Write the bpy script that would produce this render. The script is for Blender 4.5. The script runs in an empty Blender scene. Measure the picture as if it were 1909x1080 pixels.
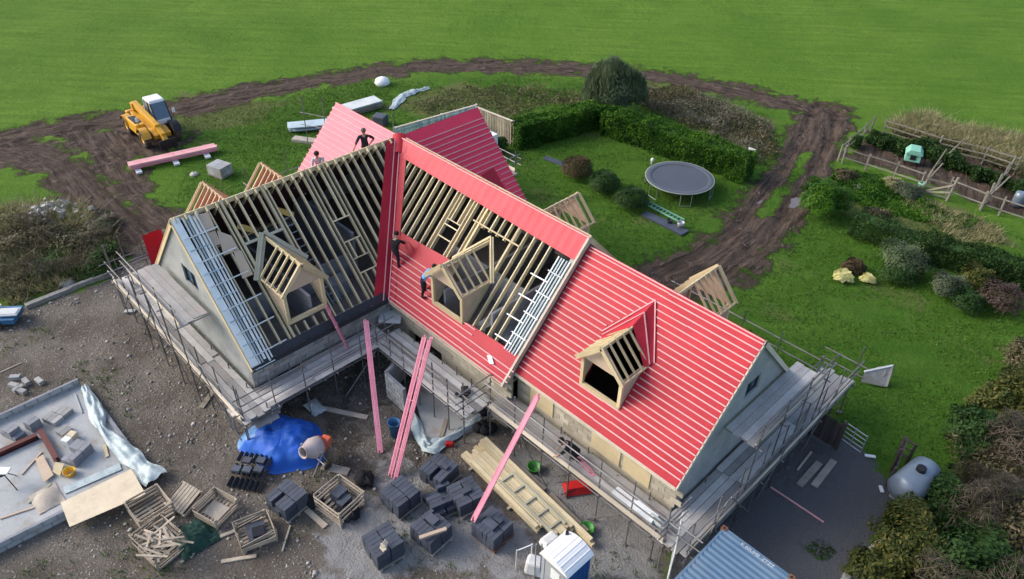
import bpy, math, random
import numpy as np
from mathutils import Vector, Matrix, Euler
random.seed(7); rng = np.random.default_rng(7)
sc = bpy.context.scene
COL = sc.collection
R = math.radians
# ------------------------------------------------------------------ camera
CAM = Vector((26.07, -18.62, 22.51)); YAW, PIT, ROL = R(134.927), R(37.03), R(1.318); FPX = 1394.65
fh = Vector((math.cos(YAW), math.sin(YAW), 0)); r0 = Vector((math.sin(YAW), -math.cos(YAW), 0)); zz = Vector((0, 0, 1))
fwd = fh*math.cos(PIT) - zz*math.sin(PIT); up0 = fh*math.sin(PIT) + zz*math.cos(PIT)
rt = r0*math.cos(ROL) + up0*math.sin(ROL); upv = up0*math.cos(ROL) - r0*math.sin(ROL)
cd = bpy.data.cameras.new("camera"); cam = bpy.data.objects.new("camera", cd); COL.objects.link(cam)
cam.matrix_world = Matrix(((rt.x, upv.x, -fwd.x, CAM.x), (rt.y, upv.y, -fwd.y, CAM.y), (rt.z, upv.z, -fwd.z, CAM.z), (0, 0, 0, 1)))
cd.sensor_fit = 'HORIZONTAL'; cd.sensor_width = 36; cd.lens = FPX/1909*36; cd.clip_end = 2000; cd.clip_start = 0.1
sc.camera = cam
# ------------------------------------------------------------------ light
SUN_DIR = Vector((-0.80, -0.60, 0)).normalized(); SUN_EL = R(34)
w = bpy.data.worlds.new("World"); sc.world = w; w.use_nodes = True
nt = w.node_tree; bg = nt.nodes["Background"]
sky = nt.nodes.new("ShaderNodeTexSky"); sky.sky_type = 'NISHITA'; sky.sun_disc = False
sky.sun_elevation = SUN_EL; sky.sun_rotation = math.atan2(SUN_DIR.x, SUN_DIR.y)
sky.air_density = 1.0; sky.dust_density = 3.0; sky.ozone_density = 1.0
nt.links.new(sky.outputs[0], bg.inputs[0]); bg.inputs[1].default_value = 0.15
sd = bpy.data.lights.new("sun", 'SUN'); sd.energy = 1.05; sd.angle = R(26); sd.color = (1.0, 0.95, 0.87)
so = bpy.data.objects.new("sun", sd); COL.objects.link(so); so.location = (0, 0, 60)
tosun = Vector((SUN_DIR.x*math.cos(SUN_EL), SUN_DIR.y*math.cos(SUN_EL), math.sin(SUN_EL)))
so.rotation_euler = tosun.to_track_quat('Z', 'Y').to_euler()
sc.view_settings.view_transform = 'Standard'; sc.view_settings.look = 'None'
sc.view_settings.exposure = 0.98; sc.view_settings.gamma = 1; sc.view_settings.use_curve_mapping = False
sc.render.engine = 'CYCLES'; sc.cycles.use_denoising = True; sc.cycles.max_bounces = 6

# ------------------------------------------------------------------ placing: a point of the photo met with a real plane
def ray(px, py): return fwd + rt*((px-954.5)/FPX) - upv*((py-540)/FPX)
def G(px, py, z=0.0):
    v = ray(px, py); return CAM + v*((z-CAM.z)/v.z)
def PXp(px, py, x):
    v = ray(px, py); return CAM + v*((x-CAM.x)/v.x)
def PYp(px, py, y):
    v = ray(px, py); return CAM + v*((y-CAM.y)/v.y)

# ------------------------------------------------------------------ mesh helpers
class MB:
    def __init__(s): s.v = []; s.f = []; s.m = []; s.mi = 0
    def add(s, vs, fs):
        o = len(s.v); s.v += [tuple(p) for p in vs]; s.f += [tuple(i+o for i in f) for f in fs]; s.m += [s.mi]*len(fs); return s
    def box(s, c, d, rot=None, taper=1.0):
        hx, hy, hz = d[0]/2, d[1]/2, d[2]/2; c = Vector(c); P = []
        for z in (-1, 1):
            t = taper if z > 0 else 1
            for x, y in ((-1, -1), (1, -1), (1, 1), (-1, 1)):
                p = Vector((x*hx*t, y*hy*t, z*hz))
                if rot is not None: p = rot @ p
                P.append(c+p)
        return s.add(P, [(3, 2, 1, 0), (4, 5, 6, 7), (0, 1, 5, 4), (1, 2, 6, 5), (2, 3, 7, 6), (3, 0, 4, 7)])
    def beam(s, a, b, wd, h, up=(0, 0, 1), off=0.0):
        a, b = Vector(a), Vector(b); d = (b-a); L = d.length
        if L < 1e-6: return s
        d /= L; up = Vector(up); sd_ = d.cross(up)
        if sd_.length < 1e-5: sd_ = d.cross(Vector((1, 0, 0)))
        sd_.normalize(); u = sd_.cross(d).normalized(); m = Matrix((sd_, d, u)).transposed()
        return s.box((a+b)/2 + u*off, (wd, L, h), m)
    def tube(s, a, b, r, n=6, r2=None, caps=True):
        a, b = Vector(a), Vector(b); d = (b-a).normalized(); r2 = r if r2 is None else r2
        x = d.orthogonal().normalized(); y = d.cross(x); P = []
        for q, rr in ((a, r), (b, r2)):
            for i in range(n):
                t = 2*math.pi*i/n; P.append(q + x*(rr*math.cos(t)) + y*(rr*math.sin(t)))
        F = [(i, (i+1) % n, n+(i+1) % n, n+i) for i in range(n)]
        if caps: F += [tuple(range(n-1, -1, -1)), tuple(range(n, 2*n))]
        return s.add(P, F)
    def path(s, pts, r, n=5):
        for a, b in zip(pts[:-1], pts[1:]): s.tube(a, b, r, n)
        return s
    def prism(s, pts, vec):
        n = len(pts); vec = Vector(vec); P = [Vector(p) for p in pts]; P += [p+vec for p in P]
        F = [tuple(range(n-1, -1, -1)), tuple(range(n, 2*n))] + [(i, (i+1) % n, n+(i+1) % n, n+i) for i in range(n)]
        return s.add(P, F)
    def lathe(s, a, d, prof, n=16):
        a = Vector(a); d = Vector(d).normalized(); x = d.orthogonal().normalized(); y = d.cross(x); P = []
        for (h, r) in prof:
            for i in range(n):
                t = 2*math.pi*i/n; P.append(a + d*h + x*(r*math.cos(t)) + y*(r*math.sin(t)))
        F = []
        for j in range(len(prof)-1):
            for i in range(n):
                F.append((j*n+i, j*n+(i+1) % n, (j+1)*n+(i+1) % n, (j+1)*n+i))
        return s.add(P, F)
    def grid(s, fn, nu, nv):
        P = [fn(i/nu, j/nv) for j in range(nv+1) for i in range(nu+1)]
        F = [(j*(nu+1)+i, j*(nu+1)+i+1, (j+1)*(nu+1)+i+1, (j+1)*(nu+1)+i) for j in range(nv) for i in range(nu)]
        return s.add(P, F)
    def build(s, name, mat, parent=None, local=False, smooth=False, bevel=0.0, origin=None):
        me = bpy.data.meshes.new(name)
        o = bpy.data.objects.new(name, me); COL.objects.link(o); vs = s.v
        if parent is not None:
            o.parent = parent
            if not local:
                off = wloc(parent); vs = [(p[0]-off.x, p[1]-off.y, p[2]-off.z) for p in vs]
        elif not local:
            A = np.array(vs); c = A.mean(0); c[2] = A[:, 2].min()
            if origin is not None: c = np.array(origin)
            vs = (A-c).tolist(); o.location = c.tolist()
        me.from_pydata(vs, [], s.f)
        for m in (mat if isinstance(mat, (list, tuple)) else [mat]): me.materials.append(m)
        if isinstance(mat, (list, tuple)): me.polygons.foreach_set("material_index", s.m)
        if smooth: me.polygons.foreach_set("use_smooth", [True]*len(me.polygons))
        me.update()
        if bevel:
            b = o.modifiers.new("bevel", 'BEVEL'); b.width = bevel; b.segments = 2; b.limit_method = 'ANGLE'
        return o
def wloc(o):
    p = Vector((0, 0, 0))
    while o is not None: p += o.location; o = o.parent
    return p
def tag(o, label=None, cat=None, group=None, kind=None):
    if label: o['label'] = label
    if cat: o['category'] = cat
    if group: o['group'] = group
    if kind: o['kind'] = kind
    return o
def thing(name, label, cat, loc=(0, 0, 0), rz=0.0, group=None):
    o = bpy.data.objects.new(name, None); COL.objects.link(o); o.location = loc; o.rotation_euler = (0, 0, rz); o.empty_display_size = .3
    return tag(o, label, cat, group)
KIDS = {}
def copy_tree(o, parent=None):
    c = o.copy(); COL.objects.link(c)
    if parent is not None: c.parent = parent
    for ch in o.children: copy_tree(ch, c)
    return c
def copy_thing(o, label, loc, rz, group=None):
    c = copy_tree(o); c.location = loc; c.rotation_euler = (0, 0, rz); c['label'] = label
    if group: c['group'] = group
    return c
def npmesh(name, V, F, mat, parent=None, smooth=False):
    """V (n,3) array, F (m,k) array, one polygon size."""
    V = np.asarray(V, np.float32); F = np.asarray(F, np.int32); k = F.shape[1]
    me = bpy.data.meshes.new(name)
    me.vertices.add(len(V)); me.loops.add(F.size); me.polygons.add(len(F))
    o = bpy.data.objects.new(name, me); COL.objects.link(o)
    if parent is not None:
        off = wloc(parent); V = V - np.array(off, np.float32); o.parent = parent
    else:
        c = V.mean(0); c[2] = V[:, 2].min(); V = V - c; o.location = [float(q) for q in c]
    me.vertices.foreach_set("co", V.ravel()); me.loops.foreach_set("vertex_index", F.ravel())
    me.polygons.foreach_set("loop_start", np.arange(len(F), dtype=np.int32)*k)
    me.polygons.foreach_set("loop_total", np.full(len(F), k, np.int32))
    if smooth: me.polygons.foreach_set("use_smooth", np.ones(len(F), bool))
    me.materials.append(mat); me.update(calc_edges=True); return o
def vnoise(x, y, s, seed=0):
    g = np.random.default_rng(seed).random((256, 256)); x = x*s+1000.3; y = y*s+1000.7
    xi = np.floor(x).astype(int); yi = np.floor(y).astype(int); fx = x-xi; fy = y-yi
    fx = fx*fx*(3-2*fx); fy = fy*fy*(3-2*fy); xi %= 255; yi %= 255
    a = g[xi, yi]*(1-fx)+g[xi+1, yi]*fx; b = g[xi, yi+1]*(1-fx)+g[xi+1, yi+1]*fx
    return a*(1-fy)+b*fy
def leaves(name, P, size, mat, parent=None, stretch=1.5, upbias=0.3, seed=1):
    """many separate leaf-sized quads at the points P"""
    g = np.random.default_rng(seed); n = len(P); P = np.asarray(P)
    nrm = g.normal(size=(n, 3)); nrm[:, 2] += upbias*2; nrm /= np.linalg.norm(nrm, axis=1)[:, None]
    t = g.normal(size=(n, 3)); a = np.cross(nrm, t); a /= np.linalg.norm(a, axis=1)[:, None]; b = np.cross(nrm, a)
    sz = size*g.uniform(.6, 1.3, (n, 1)); a = a*sz*.5; b = b*sz*.5*stretch
    V = np.empty((n, 4, 3)); V[:, 0] = P-b; V[:, 1] = P+a*.8; V[:, 2] = P+b; V[:, 3] = P-a*.8
    return npmesh(name, V.reshape(-1, 3), np.arange(n*4).reshape(n, 4), mat, parent)
def blades(name, P, h, wd, mat, parent=None, lean=.35, seed=1):
    g = np.random.default_rng(seed); n = len(P); P = np.asarray(P, float)
    an = g.uniform(0, 2*np.pi, n); sx = np.stack([np.cos(an), np.sin(an), np.zeros(n)], 1)*(wd*g.uniform(.6, 1.3, n)/2)[:, None]
    hh = h*g.uniform(.5, 1.3, n); le = g.normal(size=(n, 2))*lean*hh[:, None]
    tip = P + np.concatenate([le, hh[:, None]], 1)
    V = np.empty((n, 3, 3)); V[:, 0] = P-sx; V[:, 1] = P+sx; V[:, 2] = tip
    return npmesh(name, V.reshape(-1, 3), np.arange(n*3).reshape(n, 3), mat, parent)

# ------------------------------------------------------------------ materials
def newmat(name):
    m = bpy.data.materials.new(name); m.use_nodes = True; nt = m.node_tree
    return m, nt, nt.nodes["Principled BSDF"]
def N(nt, t, **kw):
    n = nt.nodes.new(t)
    for k, v in kw.items(): setattr(n, k, v)
    return n
def mathn(nt, op, a, b=None, c=None, clamp=False):
    n = N(nt, "ShaderNodeMath", operation=op); n.use_clamp = clamp
    for i, q in enumerate((a, b, c)):
        if q is None: continue
        if isinstance(q, (int, float)): n.inputs[i].default_value = q
        else: nt.links.new(q, n.inputs[i])
    return n.outputs[0]
def mixc(nt, f, a, b, mode='MIX'):
    n = N(nt, "ShaderNodeMix", data_type='RGBA', blend_type=mode)
    for s_, q in ((0, f), (6, a), (7, b)):
        if isinstance(q, (int, float)): n.inputs[s_].default_value = q
        elif isinstance(q, tuple): n.inputs[s_].default_value = q+((1,) if len(q) == 3 else ())
        else: nt.links.new(q, n.inputs[s_])
    return n.outputs[2]
def noise(nt, vec, scale, detail=3, rough=.6):
    n = N(nt, "ShaderNodeTexNoise"); n.inputs["Scale"].default_value = scale; n.inputs["Detail"].default_value = detail; n.inputs["Roughness"].default_value = rough
    nt.links.new(vec, n.inputs["Vector"]); return n.outputs["Fac"]
def mat(name, c, c2=None, rough=.7, metal=0.0, scale=3.0, fine=40.0, var=.18, bump=.15, obj=.12, dirt=None, dirtamt=.4, spec=.3, isl=0.0, sheen=0.0):
    m, nt, b = newmat(name); pos = N(nt, "ShaderNodeNewGeometry")
    p = pos.outputs["Position"]
    c2 = c2 or tuple(q*.7 for q in c)
    n1 = noise(nt, p, scale, 4); n2 = noise(nt, p, fine, 3)
    f = mathn(nt, 'MULTIPLY_ADD', mathn(nt, 'SUBTRACT', n1, .5), 2.4, .5, clamp=True)
    col = mixc(nt, f, c2, c)
    k = mathn(nt, 'MULTIPLY_ADD', mathn(nt, 'SUBTRACT', n2, .5), var*4, 1.0)
    oi = N(nt, "ShaderNodeObjectInfo")
    k = mathn(nt, 'MULTIPLY', k, mathn(nt, 'MULTIPLY_ADD', mathn(nt, 'SUBTRACT', oi.outputs["Random"], .5), obj*2, 1.0))
    if isl: k = mathn(nt, 'MULTIPLY', k, mathn(nt, 'MULTIPLY_ADD', mathn(nt, 'SUBTRACT', pos.outputs["Random Per Island"], .5), isl*2, 1.0))
    cc = N(nt, "ShaderNodeCombineColor"); [nt.links.new(k, cc.inputs[i]) for i in range(3)]
    col = mixc(nt, 1.0, col, cc.outputs[0], 'MULTIPLY')
    if dirt:
        d = mathn(nt, 'MULTIPLY_ADD', mathn(nt, 'SUBTRACT', noise(nt, p, scale*.6+.35, 5, .7), .52), 5.0, 0, clamp=True)
        col = mixc(nt, mathn(nt, 'MULTIPLY', d, dirtamt), col, dirt)
    nt.links.new(col, b.inputs["Base Color"])
    b.inputs["Roughness"].default_value = rough; b.inputs["Metallic"].default_value = metal; b.inputs["Specular IOR Level"].default_value = spec
    if sheen: b.inputs["Sheen Weight"].default_value = sheen; b.inputs["Sheen Roughness"].default_value = .35; b.inputs["Sheen Tint"].default_value = (1, .72, .78, 1)
    if bump:
        bn = N(nt, "ShaderNodeBump"); bn.inputs["Strength"].default_value = bump; bn.inputs["Distance"].default_value = .02
        nt.links.new(n2, bn.inputs["Height"]); nt.links.new(bn.outputs[0], b.inputs["Normal"])
    return m
def leafmat(name, ca, cb, cc=None, rough=.6, clump=.9):
    m, nt, b = newmat(name); g = N(nt, "ShaderNodeNewGeometry")
    n1 = noise(nt, g.outputs["Position"], clump, 3)
    f = mathn(nt, 'MULTIPLY_ADD', mathn(nt, 'SUBTRACT', n1, .5), 3.0, .5, clamp=True)
    f = mathn(nt, 'MULTIPLY_ADD', mathn(nt, 'SUBTRACT', g.outputs["Random Per Island"], .5), .7, f, clamp=True)
    col = mixc(nt, f, ca, cb)
    if cc:
        f2 = mathn(nt, 'GREATER_THAN', g.outputs["Random Per Island"], .86); col = mixc(nt, f2, col, cc)
    nt.links.new(col, b.inputs["Base Color"]); b.inputs["Roughness"].default_value = rough; b.inputs["Specular IOR Level"].default_value = .15
    tr = N(nt, "ShaderNodeBsdfTranslucent"); nt.links.new(col, tr.inputs[0]); mx = N(nt, "ShaderNodeMixShader"); mx.inputs[0].default_value = .25
    nt.links.new(b.outputs[0], mx.inputs[1]); nt.links.new(tr.outputs[0], mx.inputs[2]); nt.links.new(mx.outputs[0], nt.nodes["Material Output"].inputs[0])
    return m
M = {}
M['pine'] = mat("pine", (.62, .52, .32), (.50, .40, .24), scale=1.2, var=.12, obj=.16)
M['rafter'] = mat("rafter_timber", (.64, .55, .36), (.50, .42, .27), scale=1.0, var=.14, obj=.2)
M['treated'] = mat("treated_timber", (.42, .40, .30), (.33, .32, .24), scale=1.5, var=.12)
M['oldwood'] = mat("weathered_wood", (.36, .32, .27), (.25, .22, .18), scale=2.5, var=.2, obj=.25)
M['crate'] = mat("crate_wood", (.42, .36, .28), (.28, .23, .18), scale=2.5, var=.18, obj=.25)
M['ply'] = mat("sheathing_board", (.52, .40, .30), (.44, .34, .25), scale=2, var=.12, obj=.1)
M['osb'] = mat("oriented_strand_board", (.66, .57, .42), (.55, .46, .33), scale=1.4, fine=25, var=.12, obj=.05, dirt=(.32, .25, .17), dirtamt=.35)
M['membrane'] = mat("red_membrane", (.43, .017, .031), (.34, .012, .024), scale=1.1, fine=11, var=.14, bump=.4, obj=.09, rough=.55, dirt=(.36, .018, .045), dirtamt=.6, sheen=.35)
M['membrane_glare'] = mat('glare_tinted_red_membrane', (.62, .14, .20), (.54, .11, .165), scale=.9, fine=9, var=.06, bump=.2, obj=.03, rough=.5, sheen=.5)  # paler copy of the membrane, grazing glare put into its colour
M['membrane_lightened'] = mat('lightened_red_membrane', (.82, .050, .10), (.72, .040, .085), scale=.9, fine=9, var=.06, bump=.2, obj=.03, rough=.5, sheen=.4)  # brighter copy of the membrane, light painted in for the slope facing off-sun
M['under_sheet'] = mat('dark_under_sheet', (.06, .022, .025), (.04, .018, .02), var=.1)  # dark sheet added beneath the rear membranes to darken the roof space
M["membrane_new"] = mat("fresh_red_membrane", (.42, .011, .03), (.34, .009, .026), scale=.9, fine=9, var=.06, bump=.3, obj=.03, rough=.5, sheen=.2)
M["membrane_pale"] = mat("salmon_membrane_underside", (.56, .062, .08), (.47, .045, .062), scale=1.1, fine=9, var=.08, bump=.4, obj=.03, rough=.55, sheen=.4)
M['batten'] = mat("pink_batten", (.70, .37, .38), (.58, .29, .30), scale=1.5, var=.06, obj=.08)
M['bundle'] = mat("pink_bundle", (.74, .28, .36), (.62, .21, .29), scale=1.5, var=.12, obj=.2)
M['palebat'] = mat("pale_batten", (.72, .74, .72), (.54, .59, .6), scale=1.5, var=.1, obj=.2)
M['greybat'] = mat("grey_blue_batten", (.46, .55, .58), (.32, .41, .45), scale=1.2, var=.12, obj=.25)
M['render'] = mat("grey_render", (.37, .38, .375), (.25, .265, .27), scale=1.3, fine=18, var=.16, bump=.35, obj=.03, dirt=(.20, .20, .19), dirtamt=.55)
M['block'] = mat("concrete_block", (.33, .33, .32), (.25, .25, .25), scale=2.5, fine=30, var=.16, obj=.22)
M['tanblock'] = mat("tan_block", (.46, .42, .33), (.36, .32, .25), scale=2, fine=24, var=.16, obj=.22)
M['deck'] = mat("dark_deck", (.20, .175, .15), (.11, .10, .095), scale=1.2, var=.2)
M['interior'] = mat("interior_blockwork", (.27, .275, .30), (.18, .185, .21), scale=1.5, var=.2)
M['fascia'] = mat("dark_fascia", (.035, .038, .05), (.026, .028, .036), scale=1, var=.1, rough=.5)
M['steel'] = mat("scaffold_steel", (.21, .215, .23), (.12, .105, .10), rough=.5, metal=.4, scale=2, var=.2, obj=.3, spec=.5, dirt=(.16, .09, .06), dirtamt=.5)
M['sboard'] = mat("scaffold_board", (.46, .445, .425), (.32, .315, .305), scale=1.6, fine=22, var=.16, obj=.42, dirt=(.36, .22, .21), dirtamt=.35)
M['toeboard'] = mat("toe_board", (.62, .55, .44), (.50, .44, .36), scale=1.5, var=.15, obj=.2)
M['slate'] = mat("slate", (.066, .078, .105), (.046, .054, .074), rough=.55, scale=2.5, fine=30, var=.2, obj=.2, spec=.4, dirt=(.11, .11, .115), dirtamt=.3)
M['ridge_slate'] = mat("ridge_slate", (.03, .034, .045), (.02, .024, .032), rough=.35, scale=2.5, var=.1, spec=.6)
M['yellow'] = mat("yellow_paint", (.68, .36, .02), (.55, .28, .02), rough=.4, scale=2, var=.08, spec=.5, dirt=(.14, .09, .06), dirtamt=.6)
M['black'] = mat("black_metal", (.02, .02, .022), rough=.5, var=.1)
M['tyre'] = mat("tyre_rubber", (.030, .027, .025), (.11, .08, .06), rough=.85, scale=3)
M['white'] = mat("white_paint", (.75, .76, .76), (.66, .67, .67), rough=.45, scale=1.5, var=.04, obj=.04)
M['glassm'] = mat("cab_glass", (.06, .11, .16), (.08, .13, .18), rough=.08, var=.02, spec=.8, bump=0)
M['blue'] = mat("loo_blue", (.02, .11, .33), (.015, .085, .27), rough=.45, scale=1, var=.04)
M['loogrey'] = mat("loo_grey", (.36, .38, .40), (.28, .30, .33), rough=.5, scale=1.5)
M['container'] = mat("container_blue", (.115, .195, .285), (.085, .15, .235), rough=.5, scale=.9, var=.06, dirt=(.17, .20, .24), dirtamt=.6, bump=.05)
M['rust'] = mat("rusty_steel", (.20, .085, .045), (.12, .055, .035), rough=.8, scale=4)
M['oxide'] = mat("red_oxide_steel", (.13, .035, .03), (.09, .028, .025), rough=.6, scale=2)
M['tarp'] = mat("blue_tarpaulin", (.011, .085, .48), (.018, .11, .42), rough=.55, scale=2.5, fine=14, var=.10, bump=.4, spec=.3, dirt=(.08, .14, .32), dirtamt=.4)
M['tarpback'] = mat("faded_tarpaulin", (.11, .24, .48), (.09, .2, .42), rough=.45, scale=2, var=.05)
M['plastic'] = mat("clear_polythene", (.46, .53, .53), (.27, .34, .36), rough=.5, scale=3.5, fine=12, var=.14, spec=.35, bump=.5)
M['orange'] = mat("orange_paint", (.62, .12, .05), (.5, .10, .05), rough=.5, scale=3, dirt=(.42, .38, .36), dirtamt=.5)
M['cement'] = mat("cement_splashed", (.46, .38, .36), (.38, .34, .33), rough=.8, scale=4)
M['bucket'] = mat("yellow_plastic", (.75, .42, .02), rough=.4, var=.04)
M['green'] = mat("green_plastic", (.055, .27, .04), (.04, .21, .03), rough=.4, var=.05)
M['redp'] = mat("red_plastic", (.50, .02, .02), rough=.4, var=.06)
M['bluep'] = mat("blue_plastic", (.05, .16, .32), rough=.45, var=.06)
M['coop'] = mat("coop_green", (.22, .48, .36), (.18, .4, .3), rough=.5, scale=1.5)
M['tank'] = mat("grey_tank", (.20, .25, .31), (.16, .20, .25), rough=.35, metal=.2, scale=.8, var=.06, spec=.5, dirt=(.18, .19, .19), dirtamt=.4)
M['tramp'] = mat("trampoline_mat", (.085, .10, .125), (.07, .08, .10), rough=.6, scale=.7, var=.05)
M['pad'] = mat("trampoline_pad", (.30, .33, .28), (.24, .27, .23), rough=.6)
M['galv'] = mat("galvanised_steel", (.38, .39, .40), (.30, .31, .32), rough=.4, metal=.5, scale=3)
M['stone'] = mat("grey_stone", (.36, .35, .33), (.24, .23, .21), rough=.85, scale=4, obj=.25, isl=.35)
M['rubble'] = mat("rubble_stone", (.44, .42, .39), (.24, .22, .2), rough=.9, scale=2, isl=.5)
M['conc'] = mat("concrete", (.42, .43, .43), (.30, .315, .32), rough=.85, scale=.7, fine=14, var=.1, dirt=(.25, .20, .15), dirtamt=.95)
M['skin'] = mat("skin", (.46, .28, .20), var=.03, obj=0, rough=.6)
M['navy'] = mat("navy_cloth", (.016, .018, .03), (.012, .014, .022), rough=.85, fine=20)
M['blackcloth'] = mat("black_cloth", (.014, .014, .017), rough=.9)
M['jeans'] = mat("dark_trousers", (.022, .022, .032), rough=.9)
M['whiteshirt'] = mat("white_shirt", (.55, .60, .66), rough=.8, var=.05)
M['blueshirt'] = mat("blue_shirt", (.14, .36, .66), rough=.8, var=.05)
M['hair'] = mat("dark_hair", (.02, .014, .01), rough=.8)
M['greyhair'] = mat("grey_hair", (.12, .11, .10), rough=.8)
M['net'] = mat("green_net", (.015, .06, .045), (.01, .04, .03), rough=.8)
M['bag'] = mat("white_bag", (.62, .62, .60), (.5, .5, .49), rough=.7, scale=3)
M['bark'] = mat("bark", (.11, .085, .065), (.07, .055, .04), rough=.95, scale=6, bump=.4)
M['post'] = mat("fence_timber", (.23, .21, .17), (.15, .14, .12), rough=.9, scale=3, obj=.3)
M['darkfence'] = mat("dark_fence_timber", (.075, .06, .055), (.05, .042, .04), rough=.9, scale=3, obj=.3)
M['soil'] = mat("soil", (.055, .035, .028), (.035, .024, .02), rough=.95, scale=4)
M['puddle'] = mat("puddle_water", (.16, .13, .12), rough=.03, var=.0, bump=0, spec=.8)
M['letters'] = mat('faded_lettering', (.66, .70, .74), var=.1)
M['leaf_hedge'] = leafmat("hedge_leaf", (.022, .075, .008), (.080, .185, .016))
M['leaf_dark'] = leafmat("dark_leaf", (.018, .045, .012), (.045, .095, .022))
M['leaf_con'] = leafmat("conifer_leaf", (.055, .085, .045), (.135, .18, .09))
M['leaf_grey'] = leafmat("grey_leaf", (.06, .08, .045), (.12, .15, .09))
M['leaf_yel'] = leafmat("yellow_flower_leaf", (.58, .54, .20), (.76, .72, .36))
M['leaf_ylg'] = leafmat("yellow_green_leaf", (.034, .050, .012), (.088, .102, .024), (.14, .125, .03))
M['leaf_brown'] = leafmat("brown_leaf", (.05, .035, .02), (.10, .075, .035))
M['leaf_pur'] = leafmat("purple_leaf", (.06, .04, .035), (.11, .075, .06))
M['bramble'] = leafmat("bramble_leaf", (.055, .058, .026), (.145, .125, .066), (.20, .16, .10))
M['dead'] = leafmat("dead_stems", (.12, .105, .08), (.25, .22, .17), (.08, .13, .045))
M['twig'] = leafmat('bare_twigs', (.055, .045, .034), (.135, .11, .082), (.06, .08, .03))
M['drygrass'] = leafmat("dry_grass", (.20, .19, .085), (.38, .34, .19), (.10, .15, .04))
M['blade'] = leafmat("grass_blade", (.046, .112, .013), (.095, .175, .024), (.12, .17, .04), clump=.5)
M['bladefield'] = leafmat("field_blade", (.11, .21, .025), (.16, .27, .04), clump=.4)
# ================================================================== ground
INNER = [(330, 215), (480, 182), (700, 150), (950, 140), (1200, 152), (1440, 212), (1470, 300), (1560, 320), (1909, 440), (2300, 560), (2300, 1200), (1300, 1200), (1000, 500), (300, 430), (330, 330)]
def poly_sd(x, y, P):
    P = np.array(P); n = len(P); d = np.full(x.shape, 1e9); ins = np.zeros(x.shape, bool)
    for i in range(n):
        ax, ay = P[i]; bx, by = P[(i+1) % n]; ex, ey = bx-ax, by-ay
        t = np.clip(((x-ax)*ex+(y-ay)*ey)/(ex*ex+ey*ey+1e-9), 0, 1)
        d = np.minimum(d, np.hypot(x-ax-t*ex, y-ay-t*ey))
        c = ((ay > y) != (by > y)) & (x < (bx-ax)*(y-ay)/(by-ay+1e-12)+ax); ins ^= c
    return np.where(ins, -d, d)
def line_d(x, y, P):
    d = np.full(x.shape, 1e9)
    for (ax, ay), (bx, by) in zip(P[:-1], P[1:]):
        ex, ey = bx-ax, by-ay; t = np.clip(((x-ax)*ex+(y-ay)*ey)/(ex*ex+ey*ey+1e-9), 0, 1)
        d = np.minimum(d, np.hypot(x-ax-t*ex, y-ay-t*ey))
    return d
def g2(pts): return [tuple(G(*p)[:2]) for p in pts]
FAR = g2([(-160, 290), (0, 264), (100, 238), (230, 222), (340, 200), (480, 168), (620, 146), (780, 124), (950, 122), (1090, 128), (1200, 138), (1330, 160), (1450, 188), (1550, 210)])
RGT = g2([(1540, 205), (1520, 260), (1490, 320), (1445, 380), (1400, 440), (1330, 490), (1260, 520)])
ISL = g2([(1508, 285), (1480, 330), (1450, 365), (1425, 400)])
LF1 = g2([(-60, 275), (60, 285), (120, 310), (180, 375), (250, 450)])
LF2 = g2([(150, 240), (190, 290), (240, 360), (300, 410)])
TEL = G(250, 262)
YARD = g2([(-300, 640), (0, 590), (60, 565), (210, 508), (300, 430), (700, 430), (1000, 620), (1330, 800), (1255, 930), (1330, 985), (1262, 1090), (1200, 1300), (-400, 1300)])
GRAV = g2([(1250, 930), (1330, 820), (1420, 770), (1520, 782), (1600, 835), (1690, 925), (1640, 1000), (1500, 1180), (1230, 1200)])
PEN = g2([(1575, 292), (1625, 245), (1760, 270), (1909, 320), (1960, 420), (1800, 368)])
CONC1 = g2([(900, 840), (1020, 820), (1260, 985), (1250, 1100), (1050, 1100), (1010, 970)])
CONC2 = g2([(590, 1000), (660, 930), (720, 870), (790, 900), (900, 940), (1010, 1000), (980, 1090), (720, 1095), (620, 1080)])
COURT_SHADE = g2([(470, 770), (720, 620), (790, 700), (760, 850), (690, 870), (600, 760)])
LAWN = g2([(960, 290), (1130, 240), (1400, 320), (1380, 400), (1300, 465), (1230, 490), (1000, 380)])
def zones(x, y):
    n = (vnoise(x, y, .9, 1)-.5)*1.3 + (vnoise(x, y, 2.6, 2)-.5)*.8 + (vnoise(x, y, 3.9, 3)-.5)*.7
    sm = lambda d, s: np.clip(.5-d/s, 0, 1)
    dF = line_d(x, y, FAR); dR = line_d(x, y, RGT); dL = np.minimum(line_d(x, y, LF1)-.2, line_d(x, y, LF2)+.4)
    mud = np.maximum.reduce([sm(dF-1.5+n*1.1, 2.0), sm(dR-1.9+n*.9, 1.5), sm(dL-1.5+n*1.2, 1.6), sm(np.hypot(x-TEL.x, y-TEL.y)-3.2+n*1.5, 2.5)])
    mud = mud*(1-.9*sm(line_d(x, y, ISL)-.35+n*.35, .5))
    pen = sm(poly_sd(x, y, PEN)+n*.8, .8); mud = np.maximum(mud, pen*.85); wet = 0
    mud = np.maximum(mud, sm(poly_sd(x, y, COURT_SHADE)-.3+n*.8, 1.8)*.8)  # courtyard shade put into the ground colour as extra mud weight
    dirt = sm(poly_sd(x, y, YARD)+n*.9, 1.0); grav = sm(poly_sd(x, y, GRAV)+n*.35, .5)
    conc = np.maximum.reduce([sm(poly_sd(x, y, CONC1)+n*1.0, 2.0)*.9, sm(poly_sd(x, y, CONC2)+n*1.2, 1.2)*.75])
    return mud, dirt*(1-grav), grav, conc*dirt*(1-grav), dF, dR
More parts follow.
